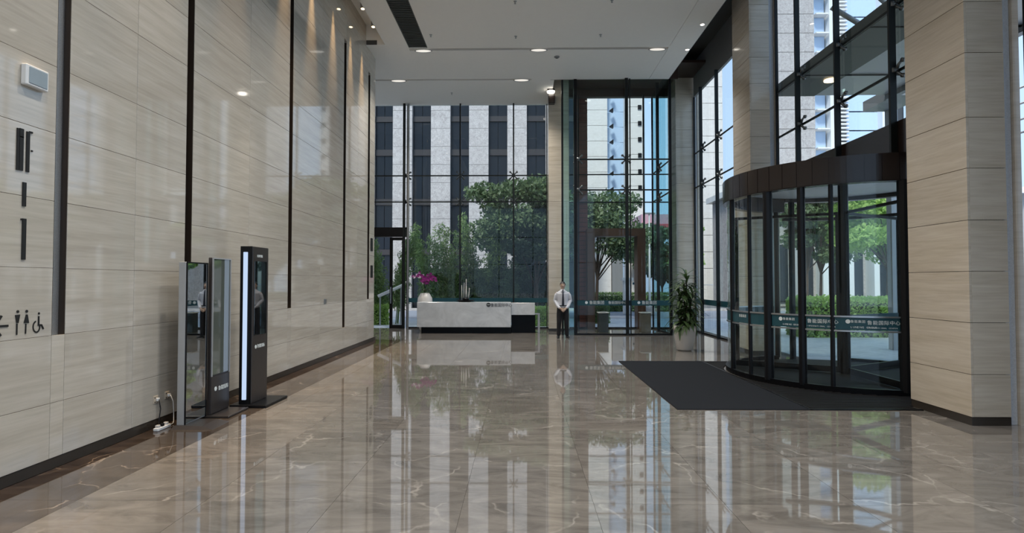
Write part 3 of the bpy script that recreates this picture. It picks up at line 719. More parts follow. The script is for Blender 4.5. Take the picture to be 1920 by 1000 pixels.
# A mirror-faced stand
mx_ = -3.905; ya, yb = 6.56, 7.02
A = empty('mirror_display_stand', (mx_ - .06, 6.8, 0), label='mirror-faced display stand with grey side nearest the camera by left wall', cat='display stand')
MB().bbox(mx_ - .10, mx_ - .012, ya, yb, .03, 1.93, .006).build('housing', 'lightgrey', A)
MB().bbox(mx_ - .0115, mx_ - .004, ya + .012, yb - .012, .05, 1.915, .002).build('mirror_screen', 'mirror', A)
m = MB(); m.box(mx_ - .0115, mx_ + .002, ya, ya + .012, .03, 1.93); m.box(mx_ - .0115, mx_ + .002, yb - .012, yb, .03, 1.93); m.box(mx_ - .0115, mx_ + .002, ya + .012, yb - .012, 1.915, 1.93); m.build('screen_frame', 'black', A)
m = MB(); m.add([(mx_ - .12, ya - .08, 0), (mx_ + .36, ya - .08, 0), (mx_ + .36, yb - .14, 0), (mx_ - .12, yb - .14, 0), (mx_ - .11, ya - .04, .035), (mx_ + .22, ya - .04, .035), (mx_ + .22, yb - .16, .035), (mx_ - .11, yb - .16, .035)],
                [(0, 3, 2, 1), (4, 5, 6, 7), (0, 1, 5, 4), (1, 2, 6, 5), (2, 3, 7, 6), (3, 0, 4, 7)]); m.build('base', 'graphic', A)
# B glass fronted stand
mx_ = -3.80; ya, yb = 6.98, 7.40; yc = 7.42
ya, yb = 7.07, 7.51; mx_ = -3.875
B = empty('glass_display_stand', (mx_, 7.3, 0), label='narrow display stand with a glass front and dark lower panel, middle of three', cat='display stand')
MB().bbox(mx_ - .06, mx_ - .012, ya, yb, .03, 2.0, .005).build('housing', 'graphic', B)
MB().bbox(mx_ - .011, mx_ - .004, ya + .02, yb - .02, .52, 1.985, .002).build('glass_front', plain('green_grey_glass', (.10, .115, .10), .03, .0, ior=2.3, var=.03), B)
MB().bbox(mx_ - .011, mx_ - .003, ya + .0, yb - .0, .04, .50, .002).build('lower_panel', 'graphic', B)
m = MB(); m.box(mx_ - .011, mx_ + .004, ya, ya + .014, .505, 2.0); m.box(mx_ - .011, mx_ + .004, yb - .014, yb, .505, 2.0); m.box(mx_ - .011, mx_ + .004, ya + .014, yb - .014, 1.985, 2.0); m.build('frame', 'lightgrey', B)
MB().bbox(mx_ - .16, mx_ + .24, ya - .04, yb + .04, 0, .03, .006).build('base', 'graphic', B)
A.rotation_euler.z = R(1.2)
text('lettering', '鲁能国际', .062, 'print', B, (mx_ + .0, ya + .16, .33), (R(90), 0, R(90)))
m = MB(); m.tube([(mx_ - .003, ya + .10, .34), (mx_ + .001, ya + .10, .34)], .03, 6); m.build('emblem', 'print', B)
# C tall kiosk
mx_ = -3.66; ya, yb = 7.68, 8.14
K = empty('information_kiosk', (mx_ - .1, 7.9, 0), label='tall dark information kiosk with lit tube on its edge, farthest of three stands', cat='kiosk')
KC = MB().bbox(mx_ - .17, mx_, ya, yb, .04, 2.18, .006).build('cabinet', 'graphic', K)
MB().bbox(mx_ + .001, mx_ + .006, ya + .05, yb - .06, .96, 1.98, .002).build('screen', 'screen', KC)
MB().box(mx_ - .165, mx_ - .005, ya - .012, ya - .001, .04, 2.18).build('side_panel', 'black', KC)
MB().bbox(mx_ - .115, mx_ - .06, ya - .036, ya - .0125, .10, 2.10, .004).build('light_tube', 'tube', K)
MB().bbox(mx_ - .26, mx_ + .24, ya - .08, yb + .14, 0, .04, .006).build('base', 'black', K)
text('lettering', '鲁能国际', .055, 'print', KC, (mx_ + .0015, ya + .15, .80), (R(90), 0, R(90)))
m = MB(); m.tube([(mx_ - .001, ya + .11, .80), (mx_ + .003, ya + .11, .80)], .028, 6); m.build('emblem', 'print', KC)
text('lettering', '欢迎光临', .04, 'print', KC, (mx_ + .0015, ya + .12, 2.05), (R(90), 0, R(90)))

K.rotation_euler.z = R(-1.0)
# sockets, cable, power strip
for y, h, lab in ((6.56, .33, 'white wall socket with plug, nearer the camera'), (6.77, .34, 'white wall socket with plug, next to the mirror stand')):
    s = empty('wall_socket', (XW, y, h), label=lab, cat='socket')
    fp = MB().bbox(XW + .001, XW + .009, y - .043, y + .043, h - .043, h + .043, .003).build('face_plate', 'travertine_col', s)
    MB().bbox(XW + .009, XW + .035, y - .005, y + .03, h - .02, h + .015, .004).build('plug', 'white', s)
    m = MB()
    for dz in (.02, -.028): boxpart('slot', 'ink', fp, XW + .009, XW + .0095, y - .03, y - .012, h + dz - .006, h + dz + .006)
cb = MB().tube([(XW + .035, 6.785, .34), (XW + .06, 6.80, .26), (XW + .05, 6.83, .14), (XW + .07, 6.80, .03), (XW + .10, 6.74, .012), (-4.14, 6.655, .012)], .005, 6).build('power_cable', 'white', None, True)
tag(cb, 'thin power cable hanging from the wall socket to the floor', 'cable')
cb = MB().tube([(XW + .035, 6.57, .33), (XW + .05, 6.58, .22), (XW + .045, 6.56, .08), (XW + .07, 6.52, .012), (XW + .10, 6.50, .012)], .005, 6).build('power_cable', 'black', None, True)
tag(cb, 'thin dark cable hanging down from the nearer wall socket', 'cable')
ps = empty('power_strip', (-4.06, 6.5, 0), label='white power strip with plugs lying on the dark marble edge', cat='power strip')
MB().bbox(-4.17, -4.11, 6.40, 6.64, 0, .035, .006).build('housing', 'white', ps)
for i in range(3): MB().bbox(-4.16, -4.12, 6.42 + i * .075, 6.46 + i * .075, .0355, .065, .004).build('plug', 'pot_white' if i != 1 else 'black', ps)

# wall device and signs at left
wd = empty('wall_device', (XW, 4.86, 3.48), label='white wall box with a blue grey front high on the left wall', cat='wall box')
MB().bbox(XW + .001, XW + .055, 4.70, 4.93, 3.375, 3.555, .008).build('housing', 'white', wd)
MB().bbox(XW + .0555, XW + .060, 4.725, 4.91, 3.395, 3.535, .003).build('front', plain('blue_grey_front', (.30, .36, .40), .3), wd)
def bars(Y0, specs, name, label, ppm, px0, xcol):
    t = empty(name, (XW, Y0, 2.5), label=label, cat='wall sign')
    for (xa, xb, yt, yb_) in specs:
        ym = (yt + yb_) / 2; da, db = ray(xa, ym), ray(xb, ym); Ya, Yb = da.y / da.x * XW, db.y / db.x * XW
        d1_, d2_ = ray((xa + xb) / 2, yt), ray((xa + xb) / 2, yb_); z1, z0 = 1.7 + d1_.z / d1_.x * XW, 1.7 + d2_.z / d2_.x * XW
        boxpart('bar', 'ink', t, XW + .001, XW + .010, Ya, Yb, z0, z1)
    return t
bars(4.8, [(30, 34, 240, 319), (35, 42.5, 241, 320), (36, 43, 256, 258), (48, 54, 247, 323), (54, 60, 247, 250), (57.5, 60, 282, 285)], 'wall_sign', 'upper pair of black raised bars on left wall under the white box', 0, 0, 0)
bars(4.8, [(41, 47.5, 342, 387)], 'wall_sign', 'short single black raised bar in the middle of the left wall column of bars', 0, 0, 0)
bars(4.8, [(38, 40, 410, 413), (40, 47, 410, 487)], 'wall_sign', 'long single black raised bar lowest in the column on the left wall', 0, 0, 0)
bars(16.1, [(694.5, 698.5, 447, 471)], 'wall_sign', 'upper black bar at far end of the travertine wall', 0, 0, 0)
bars(16.1, [(694.5, 698.5, 498, 521)], 'wall_sign', 'lower black bar at far end of the travertine wall', 0, 0, 0)
# restroom symbols
rs = empty('restroom_sign', (XW, 4.8, 1.4), label='black arrow, man, woman and wheelchair symbols on the left wall', cat='wall sign')
def WY(px): d = ray(px, 560); return d.y / d.x * XW
def WZ(px, py): d = ray(px, py); return 1.7 + d.z / d.x * XW
def poly(pts, name):
    n = len(pts); V = [(XW + .0012, WY(a), WZ(a, b)) for a, b in pts] + [(XW + .006, WY(a), WZ(a, b)) for a, b in pts]
    F = [tuple(range(n)), tuple(reversed(range(n, 2 * n)))] + [(i, (i + 1) % n, n + (i + 1) % n, n + i) for i in range(n)]
    MB().add(V, F).build(name, 'ink', rs)
def disc(cx, cy, rx, ry, name): poly([(cx + rx * math.cos(t * math.pi / 8), cy + ry * math.sin(t * math.pi / 8)) for t in range(16)], name)
poly([(-20, 611.5), (16, 609), (16, 613), (-20, 615.5)], 'arrow_shaft'); poly([(-20, 613), (1, 591.5), (5, 593), (-8, 613), (4, 629), (0, 632)], 'arrow_head')
disc(33.3, 584.5, 2.4, 2.6, 'man_head'); poly([(28.3, 591), (37.6, 590), (34.8, 606), (31, 606)], 'man_body'); poly([(31, 607), (33.2, 607), (33.2, 628), (31, 628)], 'man_leg')
disc(50, 584, 2.3, 2.6, 'woman_head'); poly([(48.6, 590), (51.6, 590), (54.6, 606), (45, 606)], 'woman_body'); poly([(48, 607), (49.8, 607), (49.6, 626), (47.6, 626)], 'woman_leg')
disc(73, 588, 1.6, 2.2, 'wheelchair_head'); poly([(71.5, 593), (74, 593), (74, 608), (79, 608), (83, 616.5), (81, 618), (77.5, 611), (71.5, 611)], 'wheelchair_body')
ring = [(69 + 7.2 * math.cos(R(a)), 613.0 + 11.5 * math.sin(R(a))) for a in range(-20, 261, 14)] + [(69 + 5.2 * math.cos(R(a)), 613.0 + 8.8 * math.sin(R(a))) for a in range(260, -21, -14)]
nn = len(ring) // 2
V = [(XW + .004, WY(a), WZ(a, b)) for a, b in ring]; F = [(i, i + 1, len(ring) - 2 - i, len(ring) - 1 - i) for i in range(nn - 1)]
V2 = [(x - .003, y, z) for x, y, z in V]; nr = len(V); F += [tuple(nr + q for q in f) for f in F]
MB().add(V + V2, F).build('wheel', 'ink', rs)
# small plates on the wall further down
sp_ = empty('wall_socket', (XW, 11.9, 1.2), label='small brown plate low on the far part of the travertine wall', cat='socket')
MB().bbox(XW + .001, XW + .012, 12.15, 12.3, 1.22, 1.32, .003).build('face_plate', 'steel', sp_)

# speaker on the column top
sk = empty('column_spotlight', (PX(1033, 19.2), 19.2, 8), label='dark wall spotlight with a bright lens atop the olive stone column', cat='spotlight')
xk = PX(1033, 19.2)
MB().bbox(xk - .08, xk + .14, 19.1, 19.34, 7.75, 8.08, .01).build('housing', 'bronze', sk)
MB().lathe([(.12, 0), (.13, .05)], (xk, 19.0, 8.06), 14).build('lens', 'lamp', sk)
MB().bbox(xk - .12, xk + .12, 18.9, 19.12, 8.112, 8.17, .01).build('bracket', 'bronze', sk)

# ------------------------------------------------------------------ potted plant
pc = Vector((PX(1283, 14.1), 14.1, 0))
pp = empty('potted_dracaena', pc, label='tall leafy green plant in white tapered pot beside side glass', cat='potted plant')
MB().lathe([(.15, 0), (.20, .04), (.27, .50), (.285, .62), (.25, .62), (.23, .56)], pc, 28).build('pot', 'pot_white', pp, True)
MB().lathe([(.235, .545), (.235, .56)], pc, 20).build('soil', 'soil', pp)
def leafmesh(L, W, droop):
    m = MB(); V = []; F = []; n = 8
    for i in range(n + 1):
        t_ = i / n; x = L * (t_ - .12 * droop * t_ * t_); z = L * (.55 * t_ - droop * t_ * t_ * .9); w = W * math.sin(math.pi * (t_ * .88 + .1)) ** .8
        V += [(x, -w, z + w * .25), (x, 0, z), (x, w, z + w * .25)]
    for i in range(n):
        b = i * 3; F += [(b, b + 3, b + 4, b + 1), (b + 1, b + 4, b + 5, b + 2)]
    return m.add(V, F).mesh('leaf', 'leaf_plant', True)
LM = [leafmesh(.42, .036, .9), leafmesh(.38, .034, .6), leafmesh(.44, .040, 1.1), leafmesh(.32, .032, .35)]
canes = [((-.06, .02), 1.45, -.12), ((.04, -.03), 1.90, .0), ((.02, .09), 1.15, .10), ((.10, .05), 1.40, .16), ((-.08, -.06), .95, -.20), ((.08, -.08), .90, .22), ((.0, -.1), 1.05, .02), ((-.02, .05), 1.65, .06)]
for (dx, dy), h, lean in canes:
    a = pc + Vector((dx, dy, .55)); b = pc + Vector((dx + lean * .6, dy, h))
    MB().tube([a, (a + b) / 2 + Vector((.01, 0, 0)), b], [.02, .017, .013], 7).build('cane', 'bark', pp, True)
    nl = 36
    for i in range(nl):
        f = i / nl; z = h - .55 * (1 - f) - .02; p_ = a.lerp(b, max(0, min(1, (z - .55) / (h - .55 + 1e-6)))); p_.z = max(z, .62)
        inst('leaf', LM[random.randrange(4)], pp, p_, (0, R(random.uniform(-20, 28) - 30 * f ** 4), i * 2.39996 + random.uniform(-.3, .3)), (s_ := random.uniform(.8, 1.15), s_, s_))

# ------------------------------------------------------------------ trash bins in the vestibule
for px, mt, lab in ((1130, 'bin_dark', 'dark stone litter bin with pale lid, left one behind vestibule glass'), (1209, 'bin_stone', 'brown stone litter bin with pale lid, right one behind vestibule glass')):
    Y = 19.1; x = PX(px, Y)
    b = empty('litter_bin', (x, Y, 0), label=lab, cat='litter bin')
    MB().bbox(x - .165, x + .165, Y - .165, Y + .165, 0, .64, .012).build('body', mt, b)
    MB().bbox(x - .18, x + .18, Y - .18, Y + .18, .641, .675, .006).build('lid', 'pot_white', b)
    MB().lathe([(.10, .676), (.11, .69), (.08, .69)], (x, Y, 0), 16).build('ash_tray', 'steel', b)

# ------------------------------------------------------------------ guard
def loft(m, secs, n=14):
    """secs: (centre, rx, ry, frame) rings lofted into a closed tube"""
    V = []; F = []
    for c, rx, ry, u, v in secs:
        for k in range(n):
            t_ = 2 * math.pi * k / n; V.append(Vector(c) + Vector(u) * rx * math.cos(t_) + Vector(v) * ry * math.sin(t_))
    for i in range(len(secs) - 1):
        for k in range(n): F.append((i * n + k, i * n + (k + 1) % n, (i + 1) * n + (k + 1) % n, (i + 1) * n + k))
    F.append(tuple(reversed(range(n)))); F.append(tuple((len(secs) - 1) * n + k for k in range(n)))
    m.add(V, F)
def limb(m, pts, n=10):
    """pts: (point, radius)"""
    m.tube([p for p, r in pts], [r for p, r in pts], n)
def ball(m, c, rx, ry, rz, n=12):
    secs = []
    for i in range(9):
        t_ = math.pi * (i + .02) / 8.04 if i else .02
        secs.append(((c[0], c[1], c[2] - rz * math.cos(t_)), max(rx * math.sin(t_), 1e-4), max(ry * math.sin(t_), 1e-4), (1, 0, 0), (0, 1, 0)))
    loft(m, secs, n)
def remesh(o, vox, it=2):
    r = o.modifiers.new('remesh', 'REMESH'); r.mode = 'VOXEL'; r.voxel_size = vox; r.use_smooth_shade = True
    s = o.modifiers.new('smooth', 'SMOOTH'); s.factor = .5; s.iterations = it
    return o
G0 = Vector((PX(1055, 17.2), 17.2, 0)); X_, Y_, Z_ = (1, 0, 0), (0, 1, 0), (0, 0, 1)
gd = empty('person', G0, label='guard in white shirt, black tie and black trousers standing with hands clasped before column', cat='person')
def at(x, y, z): return G0 + Vector((x, y, z))   # camera side is -y
# arm joints (same for body and sleeves)
def armpts(s):
    return [at(s * .170, 0, 1.355), at(s * .235, .02, 1.12), at(s * .155, -.11, .955), at(s * .075, -.185, .885)]
b = MB()
loft(b, [(at(0, 0, .84), .15, .10, X_, Y_), (at(0, 0, .93), .155, .105, X_, Y_), (at(0, 0, 1.06), .135, .095, X_, Y_), (at(0, 0, 1.22), .155, .105, X_, Y_), (at(0, .0, 1.34), .165, .10, X_, Y_), (at(0, .005, 1.41), .10, .07, X_, Y_), (at(0, .0, 1.45), .055, .055, X_, Y_)])
limb(b, [(at(0, 0, 1.40), .056), (at(0, -.005, 1.50), .052)])
ball(b, at(0, -.012, 1.575), .072, .09, .105, 16)
ball(b, at(0, -.035, 1.515), .045, .045, .045)
limb(b, [(at(0, -.098, 1.585), .010), (at(0, -.112, 1.558), .015), (at(0, -.096, 1.55), .010)], 8)
for s in (-1, 1):
    ball(b, at(s * .076, .0, 1.567), .010, .02, .032, 8)
    A_ = armpts(s)
    limb(b, [(A_[0], .05), (A_[0].lerp(A_[1], .5), .044), (A_[1], .037), (A_[2], .032), (A_[3], .024)])
    # palm and fingers folded over one another
    hp = A_[3]; d = Vector((-s * .75, -.12, -.62)).normalized(); w = Vector((0, 1, 0)).cross(d).normalized() if s < 0 else d.cross(Vector((0, 1, 0))).normalized()
    off = Vector((0, -.022, 0)) if s > 0 else Vector((0, .006, 0))
    loft(b, [(hp + off * .3, .025, .018, w, Y_), (hp + d * .045 + off, .036, .014, w, Y_), (hp + d * .085 + off, .038, .013, w, Y_)], 10)
    for k, L in enumerate((.062, .072, .068, .052)):
        o_ = w * (-.028 + .0187 * k); q0 = hp + d * .075 + o_ + off; q1 = q0 + d * L * .45; q2 = q1 + (d * .8 + Vector((0, .45 * 1, -.3))).normalized() * L * .35; q3 = q2 + (d * .4 + Vector((0, .8, -.2))).normalized() * L * .25
        limb(b, [(q0, .0092), (q1, .0088), (q2, .008), (q3, .0065)], 7)
    q0 = hp + d * .02 + w * -.022 + off; q1 = q0 + (d * .6 + w * -.8).normalized() * .04; q2 = q1 + (d * .95 + w * -.2).normalized() * .032
    limb(b, [(q0, .012), (q1, .010), (q2, .008)], 7)
    # legs
    limb(b, [(at(s * .085, 0, .90), .088), (at(s * .10, 0, .68), .072), (at(s * .105, -.01, .47), .052), (at(s * .115, .01, .32), .050), (at(s * .125, .02, .09), .036)])
    limb(b, [(at(s * .125, .035, .06), .026), (at(s * .14, -.05, .040), .022), (at(s * .155, -.12, .03), .014)])
remesh(b.build('body', 'skin', gd), .0075, 2)
m = MB()   # shirt
loft(m, [(at(0, 0, .90), .172, .122, X_, Y_), (at(0, 0, .96), .170, .125, X_, Y_), (at(0, 0, 1.08), .158, .118, X_, Y_), (at(0, -.003, 1.22), .176, .122, X_, Y_), (at(0, 0, 1.33), .188, .118, X_, Y_), (at(0, .005, 1.395), .145, .09, X_, Y_), (at(0, .003, 1.432), .075, .07, X_, Y_), (at(0, .0, 1.465), .062, .062, X_, Y_)], 20)
for s in (-1, 1):
    A_ = armpts(s)
    limb(m, [(A_[0] + Vector((-s * .025, 0, .0)), .058), (A_[0].lerp(A_[1], .3), .062), (A_[0].lerp(A_[1], .7), .058), (A_[1], .052), (A_[1].lerp(A_[2], .5), .047), (A_[2], .043), (A_[2].lerp(A_[3], .75), .036)], 12)
remesh(m.build('shirt', 'shirt', gd), .009, 2)
m = MB()
for s in (-1, 1):
    m.add([at(s * .006, -.078, 1.452), at(s * .055, -.06, 1.468), at(s * .062, -.098, 1.415), at(s * .02, -.112, 1.405),
           at(s * .006, -.083, 1.448), at(s * .055, -.065, 1.464), at(s * .062, -.103, 1.411), at(s * .02, -.117, 1.401)],
          [(0, 1, 2, 3), (7, 6, 5, 4), (0, 1, 5, 4), (1, 2, 6, 5), (2, 3, 7, 6), (3, 0, 4, 7)])
m.build('collar', 'shirt', gd)
m = MB(); V = []
prof = [(.022, 1.445, -.088), (.026, 1.425, -.104), (.016, 1.405, -.118), (.022, 1.30, -.130), (.030, 1.12, -.134), (.036, .99, -.136), (.002, .95, -.136)]
for w, z, y in prof: V += [at(-w, y, z), at(w, y, z), at(w, y + .012, z), at(-w, y + .012, z)]
F = []
for i in range(len(prof) - 1):
    for k in range(4): F.append((i * 4 + k, i * 4 + (k + 1) % 4, i * 4 + 4 + (k + 1) % 4, i * 4 + 4 + k))
F += [(0, 1, 2, 3), (24, 25, 26, 27)]
m.add(V, F).build('tie', 'tie', gd)
m = MB()   # trousers
loft(m, [(at(0, 0, .975), .160, .112, X_, Y_), (at(0, 0, .90), .172, .125, X_, Y_), (at(0, 0, .80), .165, .118, X_, Y_), (at(0, 0, .74), .13, .09, X_, Y_)], 18)
for s in (-1, 1):
    limb(m, [(at(s * .082, 0, .90), .092), (at(s * .10, 0, .68), .088), (at(s * .11, -.005, .47), .073), (at(s * .118, .01, .28), .066), (at(s * .125, .018, .075), .060)], 14)
remesh(m.build('trousers', 'cloth_black', gd), .009, 2)
m = MB(); m.arcbox((G0.x, G0.y), .0, .0, 0, 1, 0, .01, 2)
m = MB()
for i in range(1): loft(m, [(at(0, 0, .955), .178, .130, X_, Y_), (at(0, 0, .985), .176, .130, X_, Y_)], 22)
m.build('belt', 'shoe', gd)
for s in (-1, 1):
    m = MB(); loft(m, [(at(s * .125, .075, .005), .034, .004, X_, Z_), (at(s * .125, .07, .045), .036, .035, X_, Z_), (at(s * .13, .01, .05), .042, .045, X_, Z_), (at(s * .145, -.07, .037), .047, .032, X_, Z_), (at(s * .157, -.14, .026), .040, .022, X_, Z_), (at(s * .162, -.175, .018), .018, .012, X_, Z_)], 12)
    m.build('shoe', 'shoe', gd, True)
m = MB(); ball(m, at(0, .004, 1.603), .084, .104, .100, 22); o = m.build('hair', 'hair', gd, True)
bm = bmesh.new(); bm.from_mesh(o.data)
bmesh.ops.delete(bm, geom=[v for v in bm.verts if (v.co.y - G0.y < -.035 and v.co.z < 1.622) or v.co.z < 1.545], context='VERTS')
bm.to_mesh(o.data); bm.free()
for s in (-1, 1):
    m = MB(); ball(m, at(s * .028, -.094, 1.583), .010, .006, .006, 8); m.build('eye', 'hair', gd, True)
    m = MB(); m.tube([at(s * .014, -.101, 1.603), at(s * .03, -.099, 1.607), at(s * .046, -.090, 1.602)], .004, 5); m.build('eyebrow', 'hair', gd)
m = MB(); m.tube([at(-.022, -.088, 1.526), at(0, -.094, 1.524), at(.022, -.088, 1.526)], .0045, 6); m.build('mouth', plain('lip', (.34, .14, .12), .5), gd)

# ------------------------------------------------------------------ outside: ground
gr = empty('ground', kind='structure')
box(-40, 6.35, 20.9, 26.5, -.12, -.02).build('plaza_paving', 'paving', gr)
box(6.36, 60, -14, 26.5, -.12, -.02).build('plaza_paving', 'paving', gr)
box(-40, 60, 26.52, 33.6, -.12, -.03).build('drive', 'drive', gr)
box(-40, 6.35, -40, -9.5, -.12, -.02).build('plaza_paving', 'paving', gr)
box(-60, 90, 34, 120, -.14, -.04).build('road', 'road', gr)
box(-40, 60, 33.6, 34, -.04, .1).build('kerb', 'grey_stone', gr)

# ------------------------------------------------------------------ outside: buildings
def windowed_block():
    Y = 36.0
    t = empty('office_building', (-6, Y, 0), label='grey stone office block with dark window strips behind the reception glass', cat='building')
    x = PX(735, Y); pitch = 2.445; w = 1.24
    box(-30, 3.0, Y + .45, Y + 12, 0, 26).build('core', 'spandrel', t)
    k = -8
    while True:
        x0 = x + k * pitch
        if x0 > 2.4: break
        vis = x0 > -11
        hs = [.0] + [1.05 + 1.16 * i for i in range(12)] + [26] if vis else [0, 26]
        for j in range(len(hs) - 1): boxpart('stone_panel', 'grey_stone', t, x0, x0 + w, Y, Y + .45, hs[j] + .008, hs[j + 1] - .008)
        x1 = x0 + w
        if vis:
            zs = [.0, 3.4, 3.75, 6.6, 7.0, 9.8, 10.2, 12.0, 12.35, 26]
            for j in range(0, len(zs) - 1, 2):
                xm = (x1 + x0 + pitch) / 2
                boxpart('pane', 'facade_glass', t, x1 + .03, xm - .02, Y + .36, Y + .40, zs[j] + .02, zs[j + 1] - .02)
                boxpart('pane', 'facade_glass', t, xm + .02, x0 + pitch - .03, Y + .36, Y + .40, zs[j] + .02, zs[j + 1] - .02)
                if j + 2 < len(zs): boxpart('spandrel_bar', 'graphic', t, x1, x0 + pitch, Y + .28, Y + .44, zs[j + 1], zs[j + 2])
        k += 1
windowed_block()
# white tower with square vents
Y = 60.0
t = empty('white_tower', (9, Y, 0), label='white tower with rows of small black vents behind the vestibule', cat='building')
xa, xb, xc, xd = PX(1096, Y), PX(1140, Y), PX(1173, Y), PX(1204, Y)
for j in range(22):
    z0 = j * 1.66
    boxpart('stone_panel', 'white_stone', t, xa, xb, Y, Y + 3, z0 + .02, z0 + 1.64)
    boxpart('stone_panel', 'white_stone', t, xc, xd, Y - 1.0, Y + 3, z0 + .02, z0 + 1.64)
    boxpart('pane', 'facade_blue', t, xb, xc, Y + .8, Y + .9, z0 + .03, z0 + 1.63)
    zc = PZ(184 + (21 - j) * 0, Y)
for j in range(13):
    z = PZ(178 + 29.5 * j, Y)
    if z < 3: break
    boxpart('vent', 'black', t, PX(1194, Y), PX(1200.5, Y), Y - 1.1, Y - .95, z - .25, z + .2)
    MB().add([(PX(1144, Y), Y - .2, z - .05), (PX(1151, Y), Y - .2, z + .22), (PX(1151, Y), Y - .2, z - .25), (PX(1144, Y), Y + .3, z - .05), (PX(1151, Y), Y + .3, z + .22), (PX(1151, Y), Y + .3, z - .25)],
             [(0, 1, 2), (5, 4, 3), (0, 3, 4, 1), (1, 4, 5, 2), (2, 5, 3, 0)]).build('vent_hood', 'black', t)
# grey tower seen in the side glass
Y = 48.0
t = empty('grey_tower', (16, Y, 0), label='pale tower seen through the far side glass', cat='building')
for j in range(24):
    boxpart('stone_panel', 'white_stone', t, PX(1290, Y), PX(1358, Y), Y, Y + 6, j * 1.4 + .02, j * 1.4 + 1.38)
# glass tower with louvers above the canopy
Y = 44.0
t = empty('glass_tower', (23, Y, 0), label='tower of grey stone, pale blue glass and louvers above the entrance canopy', cat='building')
for j in range(20):
    z0 = j * 1.5
    boxpart('stone_panel', 'grey_stone', t, PX(1452, Y), PX(1533, Y), Y, Y + 8, z0 + .02, z0 + 1.48)
    boxpart('pane', 'facade_blue', t, PX(1536, Y), PX(1560, Y), Y + .6, Y + .7, z0 + .05, z0 + 1.45)
    boxpart('pane', 'facade_blue', t, PX(1600, Y), PX(1660, Y), Y + .6, Y + .7, z0 + .05, z0 + 1.45)
    boxpart('fin', 'white_stone', t, PX(1536, Y), PX(1560, Y), Y - .1, Y + .55, z0 - .06, z0 + .04)
for i, (a, b_) in enumerate(((1562, 1574), (1660, 1669))): boxpart('pier', 'white', t, PX(a, Y), PX(b_, Y), Y, Y + 1, 0, 30)
for j in range(100): boxpart('louver', 'white_stone' if 1 else 'grey_stone', t, PX(1577, Y), PX(1598, Y), Y + .1, Y + .5, j * .3 + .05, j * .3 + .17)
boxpart('backing', 'spandrel', t, PX(1577, Y), PX(1598, Y), Y + .55, Y + .6, 0, 30)
boxpart('core', 'spandrel', t, PX(1533, Y) + .01, PX(1720, Y), Y + 1.2, Y + 8, 0, 30)
# low building at right behind the trees
Y = 38.0
t = empty('low_building', (20, Y, 0), label='low grey building with tall white columns behind bright tree', cat='building')
boxpart('wall', 'grey_stone', t, PX(1380, Y), PX(1990, Y), Y + 1, Y + 4.5, 0, 7.5)
for px in range(1400, 1980, 48): boxpart('column', 'white', t, PX(px, Y), PX(px + 10, Y), Y, Y + .99, 0, 7.5)
for px in range(1412, 1970, 48): boxpart('window', 'facade_glass', t, PX(px + 4, Y), PX(px + 30, Y), Y + .9, Y + .98, .3, 4.2)
boxpart('roof', 'white', t, PX(1370, Y), PX(2000, Y), Y - .4, Y + 4.9, 7.5, 7.9)
# red roofed building
Y = 50.0
t = empty('red_roofed_building', (11.5, Y, 0), label='low building with red and pink roof band at the right of the vestibule', cat='building')
boxpart('wall', 'facade_blue', t, PX(1206, Y), PX(1275, Y), Y, Y + 5, 0, PZ(431, Y))
boxpart('roof_band', 'red', t, PX(1204, Y), PX(1277, Y), Y - .3, Y + 5, PZ(431, Y), PZ(421, Y))
boxpart('upper_band', 'pink', t, PX(1204, Y), PX(1277, Y), Y + .2, Y + 5, PZ(421, Y), PZ(402, Y))
# small street things
Y = 40.0
t = empty('gate_house', (6.9, Y, 0), label='blue grey gatehouse with tall white board behind the vestibule portal', cat='building')
boxpart('wall', 'midgrey', t, PX(1148, Y), PX(1168, Y), Y, Y + 2, 0, PZ(470, Y))
boxpart('wall', 'white_stone', t, PX(1100, Y), PX(1147, Y), Y + .2, Y + 2, 0, PZ(440, Y))
boxpart('board', 'pot_white', t, PX(1178, Y), PX(1193, Y), Y - .2, Y + .2, 0, PZ(440, Y))
boxpart('roof', 'grey_stone', t, PX(1097, Y), PX(1171, Y), Y - .2, Y + 2.2, PZ(440, Y), PZ(436, Y))
Y = 30.0
t = empty('gate_pillar', (PX(1176, Y), Y, 0), label='short white stone gate pillar with wider cap on lawn', cat='gate pillar')
boxpart('shaft', 'white_stone', t, PX(1170, Y), PX(1184, Y), Y, Y + .4, -.02, PZ(527, Y)); boxpart('cap', 'white_stone', t, PX(1167, Y), PX(1187, Y), Y - .07, Y + .47, PZ(527, Y), PZ(521, Y))
boxpart('barrier_arm', 'band', t, PX(1187, Y), PX(1204, Y), Y + .1, Y + .16, PZ(534, Y), PZ(530, Y))
Y = 29.0
t = empty('street_lamp', (PX(1218, Y), Y, 0), label='slim white street lamp with flat head beyond the vestibule', cat='street lamp')
MB().tube([(PX(1218, Y), Y, -.02), (PX(1218, Y), Y, PZ(402, Y))], [.06, .035], 10).build('pole', 'white', t)
MB().bbox(PX(1218, Y) - .3, PX(1218, Y) + .3, Y - .1, Y + .1, PZ(402, Y), PZ(402, Y) + .07, .01).build('lamp_head', 'midgrey', t)
MB().bbox(PX(1218, Y) - .22, PX(1218, Y) + .22, Y - .2, Y + .2, .0, .45, .02).build('base', 'grey_stone', t)
